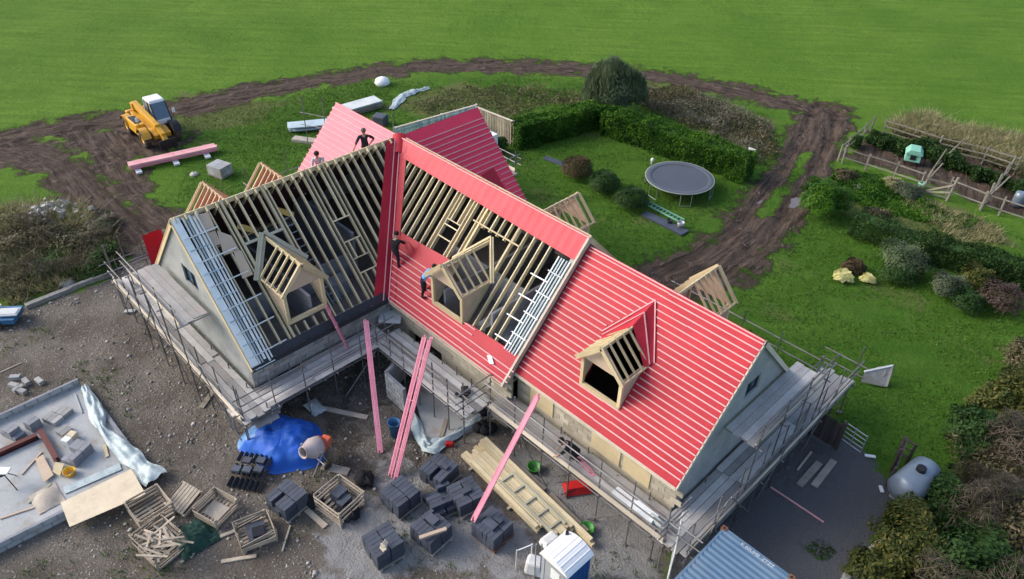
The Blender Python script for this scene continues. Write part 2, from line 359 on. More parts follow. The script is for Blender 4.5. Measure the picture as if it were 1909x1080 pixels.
def track_sd(x, y):
    best = np.full(x.shape, 1e9); S_ = np.zeros(x.shape); D_ = np.zeros(x.shape)
    for k, L in enumerate((FAR, RGT, LF1, LF2)):
        acc = 40.0*k
        for (ax, ay), (bx, by) in zip(L[:-1], L[1:]):
            ex, ey = bx-ax, by-ay; l = math.hypot(ex, ey); t = np.clip(((x-ax)*ex+(y-ay)*ey)/(l*l), 0, 1); d = np.hypot(x-ax-t*ex, y-ay-t*ey); sg = np.sign((x-ax)*ey-(y-ay)*ex)
            m = d < best; best = np.where(m, d, best); S_ = np.where(m, acc+t*l, S_); D_ = np.where(m, d*sg, D_); acc += l
    return S_, D_
def ground_mat():
    m, nt, b = newmat("ground_cover"); g = N(nt, "ShaderNodeNewGeometry"); p = g.outputs["Position"]
    a = N(nt, "ShaderNodeAttribute", attribute_name="zone"); sp = N(nt, "ShaderNodeSeparateColor"); nt.links.new(a.outputs["Color"], sp.inputs[0])
    n_mid = noise(nt, p, 2.2, 5, .65); n_f = noise(nt, p, 14, 4, .7)
    def soft(w_):
        q = mathn(nt, 'ADD', w_, mathn(nt, 'MULTIPLY', mathn(nt, 'SUBTRACT', n_mid, .5), 1.2)); q = mathn(nt, 'ADD', q, mathn(nt, 'MULTIPLY', mathn(nt, 'SUBTRACT', n_f, .5), .8))
        return mathn(nt, 'MULTIPLY_ADD', mathn(nt, 'SUBTRACT', q, .5), 3.0, .5, clamp=True)
    # grass
    st = N(nt, "ShaderNodeMapping"); st.vector_type = "TEXTURE"; st.inputs["Rotation"].default_value = (0, 0, R(42)); st.inputs["Scale"].default_value = (6.0, .55, 1); nt.links.new(p, st.inputs[0])
    ns = noise(nt, st.outputs[0], .8, 5, .7); nb = noise(nt, p, .07, 6, .68); nc = noise(nt, p, 5.0, 4, .75)
    gr = mixc(nt, mathn(nt, 'MULTIPLY_ADD', mathn(nt, 'SUBTRACT', nb, .5), 3, .5, clamp=True), (.074, .165, .015), (.150, .255, .032))
    gr = mixc(nt, mathn(nt, 'MULTIPLY_ADD', mathn(nt, 'SUBTRACT', ns, .5), 2.6, .38, clamp=True), gr, (.064, .145, .012))
    gr = mixc(nt, mathn(nt, 'MULTIPLY_ADD', mathn(nt, 'SUBTRACT', nc, .55), 3, 0, clamp=True), gr, (.185, .255, .055))
    gr = mixc(nt, mathn(nt, 'MULTIPLY_ADD', mathn(nt, 'SUBTRACT', n_f, .5), 4, .3, clamp=True), gr, mixc(nt, .5, gr, (.02, .06, .006)))
    al_ = N(nt, "ShaderNodeAttribute", attribute_name="lawn"); gr = mixc(nt, mathn(nt, 'MULTIPLY', al_.outputs['Fac'], .8), gr, mixc(nt, 1.0, gr, (.58, .70, .70), 'MULTIPLY'))
    # lawn / rough: attribute alpha-like second layer
    a2 = N(nt, "ShaderNodeAttribute", attribute_name="rough"); rg = soft(a2.outputs["Fac"])
    gr = mixc(nt, mathn(nt, 'MULTIPLY', rg, .75), gr, mixc(nt, nc, (.06, .085, .025), (.17, .15, .065)))
    mud = mixc(nt, n_mid, (.052, .038, .030), (.150, .112, .088)); mud = mixc(nt, mathn(nt, 'MULTIPLY_ADD', mathn(nt, 'SUBTRACT', n_f, .5), 6, .45, clamp=True), mud, mixc(nt, .7, mud, (.032, .023, .018)))
    ta = N(nt, "ShaderNodeAttribute", attribute_name="track"); tn = noise(nt, ta.outputs["Vector"], 1.0, 5, .65)
    tf_ = mathn(nt, 'MULTIPLY_ADD', mathn(nt, 'SUBTRACT', tn, .5), 4.2, .5, clamp=True)
    mud = mixc(nt, .65, mud, mixc(nt, tf_, (.030, .021, .017), (.140, .102, .080)))
    v = N(nt, "ShaderNodeTexVoronoi"); v.inputs["Scale"].default_value = 9; nt.links.new(p, v.inputs["Vector"])
    dirt = mixc(nt, mathn(nt, 'MULTIPLY_ADD', mathn(nt, 'SUBTRACT', noise(nt, p, .45, 5, .6), .5), 3, .5, clamp=True), (.112, .096, .079), (.228, .205, .175))
    dirt = mixc(nt, mathn(nt, 'MULTIPLY_ADD', mathn(nt, 'SUBTRACT', n_f, .5), 3, .3, clamp=True), dirt, (.074, .063, .053))
    stn = mathn(nt, 'MULTIPLY', mathn(nt, 'LESS_THAN', v.outputs["Distance"], .22), mathn(nt, 'GREATER_THAN', n_mid, .52))
    dirt = mixc(nt, mathn(nt, 'MULTIPLY', stn, .7), dirt, (.46, .44, .41))
    grav = mixc(nt, n_f, (.050, .052, .056), (.165, .165, .172)); v2 = N(nt, "ShaderNodeTexVoronoi"); v2.inputs["Scale"].default_value = 16; nt.links.new(p, v2.inputs["Vector"]); sv2 = N(nt, "ShaderNodeSeparateColor"); nt.links.new(v2.outputs["Color"], sv2.inputs[0]); grav = mixc(nt, mathn(nt, "MULTIPLY", sv2.outputs[0], .55), grav, (.125, .12, .122)); grav = mixc(nt, mathn(nt, 'MULTIPLY_ADD', mathn(nt, 'SUBTRACT', noise(nt, p, .7, 4), .6), 6, 0, clamp=True), grav, (.022, .028, .018))
    con = mixc(nt, noise(nt, p, 1.1, 6, .7), (.19, .19, .19), (.36, .36, .36))
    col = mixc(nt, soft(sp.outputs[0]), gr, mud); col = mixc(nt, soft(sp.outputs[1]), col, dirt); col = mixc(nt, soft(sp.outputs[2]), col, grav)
    al = soft(a.outputs["Alpha"]); col = mixc(nt, mathn(nt, 'MULTIPLY', al, .85), col, con)
    nt.links.new(col, b.inputs["Base Color"]); b.inputs["Roughness"].default_value = .95; b.inputs["Specular IOR Level"].default_value = .12
    bn = N(nt, "ShaderNodeBump"); bn.inputs["Strength"].default_value = .9; bn.inputs["Distance"].default_value = .2
    h = mathn(nt, 'ADD', mathn(nt, 'ADD', mathn(nt, 'MULTIPLY', n_mid, .9), mathn(nt, 'MULTIPLY', n_f, .5)), mathn(nt, 'MULTIPLY', mathn(nt, 'MULTIPLY', tn, soft(sp.outputs[0])), 1.6)); nt.links.new(h, bn.inputs["Height"]); nt.links.new(bn.outputs[0], b.inputs["Normal"])
    return m
M['ground'] = ground_mat()
def ground_z(x, y, Z=None):
    mud, dirt, grav, conc, dF, dR = zones(x, y) if Z is None else Z
    z = (vnoise(x, y, .35, 5)-.5)*.10 + (vnoise(x, y, 1.7, 6)-.5)*.05*(1-conc)
    z += mud*((vnoise(x, y, 2.3, 8)-.5)*.16 - .04)
    z -= .16*np.exp(-((dR-.95)/.28)**2)*mud + .10*np.exp(-((dF-.9)/.3)**2)*mud
    z += .07*np.exp(-((dR-1.5)/.3)**2)*mud
    for dd, am in ((.3, .05), (.62, -.05), (1.25, .06), (1.85, -.07), (2.2, .05)): z += am*np.exp(-((dR-dd-.2*(vnoise(x, y, .6, 9)-.5))/.12)**2)*mud
    flat = np.clip(1-.75*(dirt+grav), 0, 1); z = z*flat
    e = np.minimum.reduce([(x+85)/6, (44-x)/6, (y+40)/6, (95-y)/6]); return z*np.clip(e, 0, 1)
def build_ground():
    st = .25; xs = np.arange(-85, 44.01, st); ys = np.arange(-40, 95.01, st); X, Y = np.meshgrid(xs, ys, indexing='ij')
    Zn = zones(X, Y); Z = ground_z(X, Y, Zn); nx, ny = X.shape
    rough = np.clip((vnoise(X, Y, .5, 11)-.42)*2.2, 0, 1)
    RO = np.maximum.reduce([np.clip(.5-poly_sd(X, Y, g2(q))/1.5, 0, 1) for q in (
        [(960, 200), (1190, 145), (1330, 178), (1440, 225), (1440, 300), (1390, 290), (1180, 185)],
        [(0, 400), (110, 375), (210, 420), (215, 500), (60, 560), (-60, 560)], [(700, 200), (860, 150), (980, 190), (950, 230)],
        [(1640, 225), (1909, 250), (1930, 320), (1750, 270)], [(1560, 320), (1800, 390), (1909, 460), (1750, 460), (1580, 400)],
        [(330, 170), (520, 190), (480, 230), (330, 250)])])
    inner = np.clip(.5-poly_sd(X, Y, g2(INNER))/3.0, 0, 1)
    rough = np.clip(rough*(.2+.3*inner) + RO*.9, 0, 1)
    V = np.stack([X, Y, Z], -1).reshape(-1, 3); idx = np.arange(nx*ny).reshape(nx, ny)
    F = np.stack([idx[:-1, :-1], idx[1:, :-1], idx[1:, 1:], idx[:-1, 1:]], -1).reshape(-1, 4)
    ts, td = track_sd(X, Y); TR = np.stack([ts*.45, td*3.4, td*0], -1).reshape(-1, 3)
    lawn = (poly_sd(X, Y, LAWN) < 0)
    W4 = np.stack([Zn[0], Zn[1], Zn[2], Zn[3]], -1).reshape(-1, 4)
    fz = W4[F].mean(1); fl = lawn.reshape(-1)[F].mean(1) > .5
    cls = np.zeros(len(F), int); cls[fl] = 5
    cls[fz[:, 0] > .5] = 1; cls[fz[:, 1] > .5] = 2; cls[fz[:, 2] > .5] = 3
    for k, nm in ((0, 'field'), (1, 'mud_track'), (2, 'yard_ground'), (3, 'gravel_yard'), (5, 'garden_lawn')):
        f = F[cls == k]
        if not len(f): continue
        u, inv = np.unique(f, return_inverse=True)
        o = npmesh(nm, V[u], inv.reshape(-1, 4), M['ground'], smooth=True); me = o.data
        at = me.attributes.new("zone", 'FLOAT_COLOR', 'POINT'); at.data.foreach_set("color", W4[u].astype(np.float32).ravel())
        ar = me.attributes.new("rough", 'FLOAT', 'POINT'); ar.data.foreach_set("value", rough.reshape(-1)[u].astype(np.float32))
        at2 = me.attributes.new("track", 'FLOAT_VECTOR', 'POINT'); at2.data.foreach_set("vector", TR[u].astype(np.float32).ravel())
        al = me.attributes.new("lawn", 'FLOAT', 'POINT'); al.data.foreach_set("value", inner.reshape(-1)[u].astype(np.float32))
        tag(o, kind='structure')
    b = MB(); x0, x1, y0, y1 = -85, 44, -40, 95; L = 700
    b.add([(x0, y0, 0), (x1, y0, 0), (x1, y1, 0), (x0, y1, 0), (-L, -L, 0), (L, -L, 0), (L, L, 0), (-L, L, 0)], [(4, 5, 1, 0), (5, 6, 2, 1), (6, 7, 3, 2), (7, 4, 0, 3)])
    o = b.build('far_field', M['ground'], origin=(0, 0, 0)); tag(o, kind='structure')
    o.data.attributes.new("zone", 'FLOAT_COLOR', 'POINT').data.foreach_set("color", [0.0]*32)
build_ground()
def zat(x, y): return float(ground_z(np.array([float(x)]), np.array([float(y)]))[0])
# grass standing on the lawns and rough verges
def scatter_grass():
    n = 230000; x = rng.uniform(-34, 38, n); y = rng.uniform(-22, 42, n)
    Zn = zones(x, y); gr = 1-np.maximum.reduce([Zn[0], Zn[1], Zn[2]])
    keep = (gr > .55) & ~((np.abs(x) < 5) & (y > -12) & (y < 6)) & ~((x > -6) & (x < 19.5) & (np.abs(y) < 5))
    keep &= (vnoise(x, y, .7, 21) > .3) & (poly_sd(x, y, g2(INNER)) < -.3)
    x, y = x[keep], y[keep]; z = ground_z(x, y)
    tag(blades('grass', np.stack([x, y, z-.02], 1), .13, .07, M['blade'], lean=.6, seed=3), 'short uneven green grass around the building site', 'grass', kind='stuff')
scatter_grass()
def scatter_rubble():
    n = 30000; x = rng.uniform(-14, 22, n); y = rng.uniform(-24, 2, n); Zn = zones(x, y)
    dens = vnoise(x, y, .5, 31)
    keep = (Zn[1] > .6) & (Zn[3] < .4) & (dens > rng.uniform(.25, .9, n)); x, y = x[keep], y[keep]; n = len(x); z = ground_z(x, y)
    s = np.minimum(rng.gamma(1.3, .017, n)+.012, .10); o = np.array([[1, 0, 0], [0, 1, 0], [-1, 0, 0], [0, -1, 0], [0, 0, 1], [0, 0, -1]], float)
    V = o[None]*s[:, None, None]*rng.uniform(.5, 1.4, (n, 6, 3))
    V[:, :, 2] *= .7; V += np.stack([x, y, z+s*.2], 1)[:, None]
    T = np.array([[0, 1, 4], [1, 2, 4], [2, 3, 4], [3, 0, 4], [1, 0, 5], [2, 1, 5], [3, 2, 5], [0, 3, 5]])
    F = (T[None]+np.arange(n)[:, None, None]*6).reshape(-1, 3)
    tag(npmesh('rubble', V.reshape(-1, 3), F, M['rubble']), 'small loose stones scattered over the dirt yard', 'rubble', kind='stuff')
    n = 6000; x = rng.uniform(-14, 22, n); y = rng.uniform(-24, 2, n); Zn = zones(x, y); keep = (Zn[1] > .6) & (vnoise(x, y, .45, 33) > .68); x, y = x[keep], y[keep]
    P = np.repeat(np.stack([x, y, ground_z(x, y)], 1), 5, 0); P[:, :2] += rng.normal(size=(len(P), 2))*.08
    tag(blades('weeds', P, .16, .04, M['blade'], seed=6), 'sparse weeds growing through the dirt of the yard', 'weeds', kind='stuff')
scatter_rubble()
def churned_mud():
    n = 34000; x = rng.uniform(-60, 16, n); y = rng.uniform(-14, 40, n); Zn = zones(x, y); k = (Zn[0] > .65) & (Zn[1] < .3) & (vnoise(x, y, 1.2, 41) > rng.uniform(.2, .7, n))
    x, y = x[k], y[k]; n = len(x); z = ground_z(x, y); s = np.minimum(rng.gamma(2.0, .020, n)+.018, .11)
    P = np.array(RGT[::-1]+FAR[::-1]); near = np.argmin((x[:, None]-P[None, :, 0])**2+(y[:, None]-P[None, :, 1])**2, 1); q = np.clip(near, 0, len(P)-2); d = P[q+1]-P[q]; an = np.arctan2(d[:, 1], d[:, 0])+rng.normal(size=n)*.4
    o = np.array([[1, 0, 0], [0, 1, 0], [-1, 0, 0], [0, -1, 0], [0, 0, 1], [0, 0, -1]], float); V = o[None]*s[:, None, None]*rng.uniform(.6, 1.3, (n, 6, 3)); V[:, :, 0] *= rng.uniform(1.2, 4.5, n)[:, None]; V[:, :, 2] *= .75
    c, s_ = np.cos(an)[:, None], np.sin(an)[:, None]; V = np.stack([V[:, :, 0]*c-V[:, :, 1]*s_, V[:, :, 0]*s_+V[:, :, 1]*c, V[:, :, 2]], -1)+np.stack([x, y, z-.01], 1)[:, None]
    T = np.array([[0, 1, 4], [1, 2, 4], [2, 3, 4], [3, 0, 4]]); F = (T[None]+np.arange(n)[:, None, None]*6).reshape(-1, 3)
    tag(npmesh('mud_clods', V.reshape(-1, 3), F, M['clod']), 'churned clods of mud along the wheel tracks', 'mud', kind='stuff')
M['clod'] = mat("mud_clod", (.125, .092, .072), (.055, .040, .032), rough=.85, scale=1.2, fine=12, var=.2, isl=.45, spec=.35)
churned_mud()
for i, (px, py, a, b_) in enumerate(((1418, 371, .5, .22), (1478, 373, .85, .42))):
    c = G(px, py); m = MB(); an = [2*math.pi*k/22 for k in range(22)]
    m.add([(c.x+.7*a*(math.cos(t)*1.4+.25*math.sin(3*t))-.7*b_*math.sin(t)*1.5, c.y+.7*a*math.cos(t)*1.4+.7*b_*(math.sin(t)*1.5+.2*math.cos(2*t)), zat(c.x, c.y)+.05) for t in an], [tuple(range(22))])
    tag(m.build('puddle', M['puddle']), kind='structure')
# ================================================================== the house under construction
H, HE, WD = 7.35, 2.69, 4.41; K = (H-HE)/WD
LA, LC, LD, LE = 11.57, 10.87, 5.13, 4.81
HB, HEB, WB, LB = 6.98, 2.94, 3.80, 18.98; KB = (HB-HEB)/WB
house = thing('house', 'large house being built, with bare rafters and red roof membrane in four gabled wings', 'house', (0, 0, 0))
class Slope:
    """one roof slope: a = distance along the ridge, t = horizontal distance down from the ridge, n = height off the slope"""
    def __init__(s, e, dn, h, k, org=(0, 0)):
        s.e, s.dn, s.h, s.k, s.o = Vector((*e, 0)), Vector((*dn, 0)), h, k, Vector((*org, 0))
        s.n = (s.dn*k + Vector((0, 0, 1))).normalized(); s.d = (s.dn - Vector((0, 0, k))).normalized()
    def p(s, a, t, n=0.0): return s.o + s.e*a + s.dn*t + Vector((0, 0, s.h - s.k*t)) + s.n*n
SA = Slope((1, 0), (0, -1), H, K); SAr = Slope((1, 0), (0, 1), H, K)
SD = Slope((-1, 0), (0, -1), H, K); SDr = Slope((-1, 0), (0, 1), H, K)
SC = Slope((0, -1), (1, 0), H, K); SCr = Slope((0, -1), (-1, 0), H, K)
SE = Slope((0, 1), (1, 0), H, K); SEr = Slope((0, 1), (-1, 0), H, K)
SB = Slope((1, 0), (0, -1), HB, KB); SBr = Slope((1, 0), (0, 1), HB, KB)
def sbar(S, a0, t0, a1, t1, wd, h, name, m, n0=0.0, parent=house, mb=None):
    """a bar lying on slope S whose underside is n0 above it"""
    b = mb or MB(); b.beam(S.p(a0, t0), S.p(a1, t1), wd, h, S.n, off=n0+h/2)
    return b if mb else b.build(name, m, parent)
def sheet(S, pts, n, name, m, sag=.008, cell=.22, parent=house, seed=0, thick=.012):
    """a membrane laid over the slope: polygon pts in (a,t) with up to four corners, slightly sagging and wrinkled"""
    q = [Vector((x, y, 0)) for x, y in pts]
    if len(q) == 3: q.append(q[2])
    nu = max(2, int(max((q[1]-q[0]).length, (q[2]-q[3]).length)/cell)); nv = max(2, int(max((q[3]-q[0]).length, (q[2]-q[1]).length)/cell))
    b = MB()
    def fn(u, v):
        c = (q[0]*(1-u)+q[1]*u)*(1-v)+(q[3]*(1-u)+q[2]*u)*v
        wv = float(vnoise(np.array([c.x]), np.array([c.y]), 1.3, 50+seed)[0]-.5)*sag*2 - sag*.6*math.cos(c.x*2*math.pi/.42)
        return S.p(c.x, c.y, n+wv)
    b.grid(fn, nu, nv); nn = (nu+1)*(nv+1)
    rim = [i for i in range(nu+1)] + [j*(nu+1)+nu for j in range(1, nv+1)] + [nv*(nu+1)+i for i in range(nu-1, -1, -1)] + [j*(nu+1) for j in range(nv-1, 0, -1)]
    top = [b.v[i] for i in rim]; dz = S.n*thick; k = len(rim)
    b.add(list(top) + [tuple(Vector(p)-dz) for p in top], [(i, k+i, k+(i+1) % k, (i+1) % k) for i in range(k)])
    return b.build(name, m, parent, smooth=True)
SP = .42; RD = .19; RW = .052
# ---- walls ------------------------------------------------------------------
def wall(name, m, a, b_, z0, z1, th=.30, nrm=None, holes=()):
    """upright wall from a to b (plan), outer face on the line, thickness inwards; holes = (s0,s1,z0,z1) windows cut through it"""
    a, b_ = Vector((*a, 0)), Vector((*b_, 0)); e = (b_-a).normalized(); L = (b_-a).length; nn = Vector((*nrm, 0)); mb = MB()
    ss = sorted({0.0, L, *[h for q in holes for h in q[:2]]}); zs = sorted({z0, z1, *[h for q in holes for h in q[2:4]]})
    for s0, s1 in zip(ss[:-1], ss[1:]):
        for y0, y1 in zip(zs[:-1], zs[1:]):
            sm, zm = (s0+s1)/2, (y0+y1)/2
            if any(q[0] < sm < q[1] and q[2] < zm < q[3] for q in holes): continue
            c = a+e*sm-nn*(th/2); c.z = zm
            mb.box(c, (s1-s0, th, y1-y0), Matrix((e, nn, Vector((0, 0, 1)))).transposed() if e.cross(nn).z > 0 else Matrix((e, nn, Vector((0, 0, 1)))).transposed())
    return mb.build(name, m, house)
EV = 4.10
wall('wall', M['block'], (EV, -LC+.08), (EV, -EV), -.2, HE+.05, nrm=(1, 0), holes=((1.0, 2.2, .6, 1.5), (4.0, 5.0, 0, 1.5)))
wall('wall', M['block'], (-EV, -LC+.08), (-EV, -EV), -.2, HE+.1, nrm=(-1, 0))
wall('wall', M['tanblock'], (EV, -EV), (LA-.1, -EV), -.2, HE+.05, nrm=(0, -1), holes=((1.2, 3.4, 0, 1.4),))
wall('wall', M['tanblock'], (EV, EV), (LB-.1, EV-.55), -.2, HE+.05, nrm=(0, 1))
wall('wall', M['tanblock'], (LA-.1, -WB+.26), (LB-.12, -WB+.26), -.2, HEB+.02, nrm=(0, -1))
wall('wall', M['render'], (-LD+.1, -EV), (-LD+.1, EV), -.2, HE+.1, nrm=(-1, 0))
wall('wall', M['render'], (-EV, LE-.1), (EV, LE-.1), -.2, HE+.1, nrm=(0, 1)); wall('wall', M['render'], (EV, EV), (EV, LE-.1), -.2, HE+.1, nrm=(1, 0))
wall('wall', M['render'], (-EV, -EV), (-LD+.1, -EV), -.2, HE+.1, nrm=(0, -1)); wall('wall', M['render'], (-EV, EV), (-LD+.1, EV), -.2, HE+.1, nrm=(0, 1))
def gable(name, e, org, hw, h, k, z0, m, th=.25, win=None, inset=.10):
    """triangular gable wall; e = outward direction, org = point below the ridge end, window hole (s0,s1,z0,z1)"""
    e = Vector((*e, 0)); s = Vector((-e.y, e.x, 0)); o = Vector((*org, 0)) - e*inset
    mb = MB(); cuts = sorted({-hw, 0.0, hw, *(win[:2] if win else ())}); top = lambda q: h-.02-k*abs(q)
    def slab(s0, s1, za0, za1, zb0, zb1):
        P = [o+s*s0+Vector((0, 0, za0)), o+s*s1+Vector((0, 0, zb0)), o+s*s1+Vector((0, 0, zb1)), o+s*s0+Vector((0, 0, za1))]
        mb.prism(P, -e*th)
    for s0, s1 in zip(cuts[:-1], cuts[1:]):
        if win and win[0]-1e-6 <= s0 and s1 <= win[1]+1e-6:
            slab(s0, s1, z0, win[2], z0, win[2]); slab(s0, s1, win[3], top(s0), win[3], top(s1))
        else: slab(s0, s1, z0, top(s0), z0, top(s1))
    g = mb.build(name, m, house)
    if win:
        f = MB(); c = o-e*.10; s0, s1, y0, y1 = win; up = Vector((0, 0, 1))
        for (p, q) in (((s0, y0), (s1, y0)), ((s0, y1), (s1, y1)), ((s0, y0), (s0, y1)), ((s1, y0), (s1, y1)), (((s0+s1)/2, y0), ((s0+s1)/2, y1))):
            f.beam(c+s*p[0]+up*p[1], c+s*q[0]+up*q[1], .07, .07, e)
        f.build('window_frame', M['fascia'], g)
        pn = MB(); pn.box(c-e*.02+s*((s0+s1)/2)+up*((y0+y1)/2), (.012, abs(s1-s0), y1-y0), Matrix((e, s, up)).transposed()); pn.build('pane', M['glassm'], g)
    return g
gable('gable_wall', (0, -1), (0, -LC), WD-.3, H, K, 0, M['render'], win=(-.45, .75, 4.28, 5.15))
gable('gable_wall', (1, 0), (LA, 0), WD-.3, H, K, HEB-.3, M['render'], th=.2)
gable('gable_wall', (1, 0), (LB, 0), WB-.3, HB, KB, 0, M['render'], win=(-.15, .75, 4.35, 5.05))
gable('gable_wall', (-1, 0), (-LD, 0), WD-.3, H, K, 2.5, M['render']); gable('gable_wall', (0, 1), (0, LE), WD-.3, H, K, 2.5, M['render'])
# wall tops showing single blocks under the open eaves
BLK = {}
def blocks(p0, e, n, rows, m, out, z, skip=0.0):
    for r_ in range(rows):
        for i in range(n):
            if random.random() < skip: continue
            if m.name not in BLK:
                bm_ = MB(); bm_.box((0, 0, 0), (.44, .05, .215)); o = bm_.build('block', m, house, local=True); BLK[m.name] = o.data
            else:
                o = bpy.data.objects.new('block', BLK[m.name]); COL.objects.link(o); o.parent = house
            q = Vector((*p0, 0)) + Vector((*e, 0))*(i*.455 + (.22 if r_ % 2 else 0) + .23) + Vector((*out, 0))*(.010+.012*random.random())
            o.location = (q.x, q.y, z + r_*.228); o.rotation_euler = (0, 0, math.atan2(e[1], e[0]))
blocks((LA+.1, -WB+.26), (1, 0), 16, 5, M['tanblock'], (0, -1), 1.78)
blocks((EV, -LC+.1), (0, 1), 14, 4, M['block'], (1, 0), 1.75, .1)
blocks((EV+.1, -EV), (1, 0), 16, 4, M['tanblock'], (0, -1), 1.75)
# insulation boards standing against the wall under the eaves
for x0, x1, z1 in ((12.2, 13.4, 2.62), (15.3, 16.6, 2.6), (16.75, 17.9, 2.5)):
    b = MB(); b.box(((x0+x1)/2, -WB+.21, (1.75+z1)/2), (x1-x0, .06, z1-1.75)); b.build('insulation_board', M['pine'], house)
M['gusset'] = mat('yellow_board', (.62, .42, .12), (.5, .34, .1))
# ---- inside -----------------------------------------------------------------
fl = MB()
for (x0, x1, y0, y1) in ((-EV, EV, -LC+.3, LE-.3), (EV, LA-.1, -EV+.3, EV-.3), (-LD+.3, -EV, -EV, EV)): fl.box(((x0+x1)/2, (y0+y1)/2, 2.42), (x1-x0, y1-y0, .12))
fl.build('floor_deck', M['deck'], house)
for (a, b_, z1) in (((-3.2, -7.6), (3.6, -7.6), 4.1), ((-3, -4.3), (2.0, -4.3), 4.9), ((1.6, -10.2), (1.6, -4.4), 3.7), ((7.0, -3.4), (7.0, 3.2), 4.1), ((4.6, -.9), (11.0, -.9), 4.0), ((9.6, -3.2), (9.6, 3), 4.3)):
    mb = MB(); a, b_ = Vector((*a, 0)), Vector((*b_, 0)); mb.beam(a+Vector((0, 0, (2.49+z1)/2)), b_+Vector((0, 0, (2.49+z1)/2)), .12, z1-2.49); mb.build('partition', M['interior'], house)
for (x, y, s, z1) in ((2.3, -5.6, .7, 3.2), (9.9, -2.3, .9, 3.2), (8.7, -2.6, .5, 3.0), (10.6, -2.0, .6, 3.1)):
    mb = MB(); mb.box((x, y, (2.49+z1)/2), (s, s*1.3, z1-2.49)); mb.build('stored_board', M['pine'] if x > 10 else M['interior'], house)
# a ladder standing inside the left wing and orange boards near its ridge
lad = MB(); p0, p1 = Vector((2.9, -6.0, 2.5)), Vector((.55, -6.55, 6.1)); sd_ = Vector((0, .2, 0))
for s in (-1, 1): lad.beam(p0+sd_*s, p1+sd_*s, .03, .07)
for i in range(13): q = p0.lerp(p1, (i+.5)/13); lad.beam(q-sd_, q+sd_, .03, .03)
lad = lad.build('loft_ladder', M['greybat'])
tag(lad, 'grey ladder leaning inside the left wing below the bare rafters', 'ladder')
for y0 in (-8.55, -6.75):
    mb = MB(); mb.beam((.45, y0, 6.35), (.7, y0+.55, 6.0), .24, .03, (1, 0, .8)); mb.build('gusset_board', M['gusset'], house)
# chipboard panels below the rafters at the gable end of the left wing
def onC(px, py):
    v = ray(px, py); nn = Vector((K, 0, 1)); return CAM+v*((Vector((0, 0, H))-CAM).dot(nn)/v.dot(nn))
for q_ in ([(352, 404), (388, 396), (402, 428), (368, 440)], [(369, 442), (401, 430), (412, 455), (381, 466)], [(404, 430), (431, 440), (446, 466), (417, 477)], [(433, 463), (450, 468), (472, 512), (452, 520)], [(383, 468), (398, 462), (408, 486), (394, 492)]):
    mb = MB(); mb.prism([onC(*c_)+SC.n*.004 for c_ in q_], SC.n*.014); mb.build('chipboard_panel', M['ply'], house)
# ---- rafters ----------------------------------------------------------------
def rafter(S, a, t0, t1, wd=RW, dp=RD, m='rafter', n=-RD, name='rafter', shift=0.0):
    return sbar(S, a+shift, t0, a+shift, t1, wd, dp, name, M[m], n)
CD = (7.02, 8.78); AD = (6.62, 8.5); BD = (14.12, 15.92)           # dormers' width along the ridge
a = .55
while a < LC-.15:
    t1 = a if a < WD else WD+.02
    if CD[0]-.05 < a < CD[1]+.05: rafter(SC, a, 0, 1.3); rafter(SC, a, 3.85, t1)
    elif 4.2 < a < 4.9 : rafter(SC, a, 0, 1.66); rafter(SC, a, 2.35, 2.9); rafter(SC, a, 3.35, t1)
    else: rafter(SC, a, -.06, t1)
    rafter(SCr, a, -.07, .55, shift=.05)
    a += SP
for s in CD: rafter(SC, s, -.06, WD, wd=.1)
for s in (4.12, 4.98): rafter(SC, s, -.06, WD if s > 4.41 else s, wd=.05)
for t in (1.66, 2.35, 2.9, 3.35): sbar(SC, 4.12, t, 4.98, t, .05, .12, 'trimmer', M['rafter'], -.13)
for t in (1.3,): sbar(SC, CD[0], t, CD[1], t, .1, .15, 'trimmer', M['treated'], -.14)
a = .55
while a < LA-.2:
    t1 = a if a < WD else WD+.02
    if AD[0]-.05 < a < AD[1]+.05: rafter(SA, a, 0, 1.2); rafter(SA, a, 3.75, t1)
    elif 5.0 < a < 5.8: rafter(SA, a, 0, 1.45); rafter(SA, a, 2.9, t1)
    elif a > LA-1.0: pass
    else: rafter(SA, a, 0, t1)
    a += SP
for s in AD: rafter(SA, s, 0, WD, wd=.09, m='pine')
for s in (4.98, 5.82): rafter(SA, s, 0, WD, wd=.05)
for t in (1.45, 1.62, 2.0): sbar(SA, 4.98, t, 5.82, t, .05, .12, 'trimmer', M['rafter'], -.13)
sbar(SA, 6.3, 1.12, 9.0, 1.12, .06, .06, 'trimmer', M['pine'], .005)
for S, L in ((SC, LC), (SA, LA)):                                         # ridge boards
    b = MB(); b.beam(S.p(.3, 0, -.12), S.p(L-.05, 0, -.12), .04, .2); b.build('ridge_board', M['rafter'], house)
# ---- verges -------------------------------------------------------------------
for S in (SC, SCr): sbar(S, LC-.03, 0, LC-.03, WD+.05, .045, .2, 'barge_board', M['pine'], -.17)
sbar(SC, LC-.20, .0, LC-.20, WD+.03, .30, .05, 'verge_board', M['palebat'], -.02)
for i, (da, wd) in enumerate(((.42, .07), (.53, .06), (.66, .09), (.80, .07), (.93, .05))):
    sbar(SC, LC-da-.05, .05+.1*(i % 2), LC-da+.02, WD-.05*(i % 3), wd, .05, 'spare_batten', M['palebat' if i != 1 else 'greybat'], .01+.012*i)
for i in range(6):
    t = .62+i*.70; sbar(SC, LC-.1, t, LC-1.72 if i else LC-1.5, t-.02, .045, .03, 'gauge_batten', M['palebat'], .075)
    sbar(SC, LC-.12, t+.34, LC-.95, t+.33, .04, .03, 'gauge_batten', M['greybat'], .075)
sbar(SA, LA-.03, 0, LA-.03, WD+.06, .09, .22, 'barge_board', M['toeboard'], -.15); sbar(SAr, LA-.03, 0, LA-.03, WD+.06, .06, .22, 'barge_board', M['pine'], -.17)
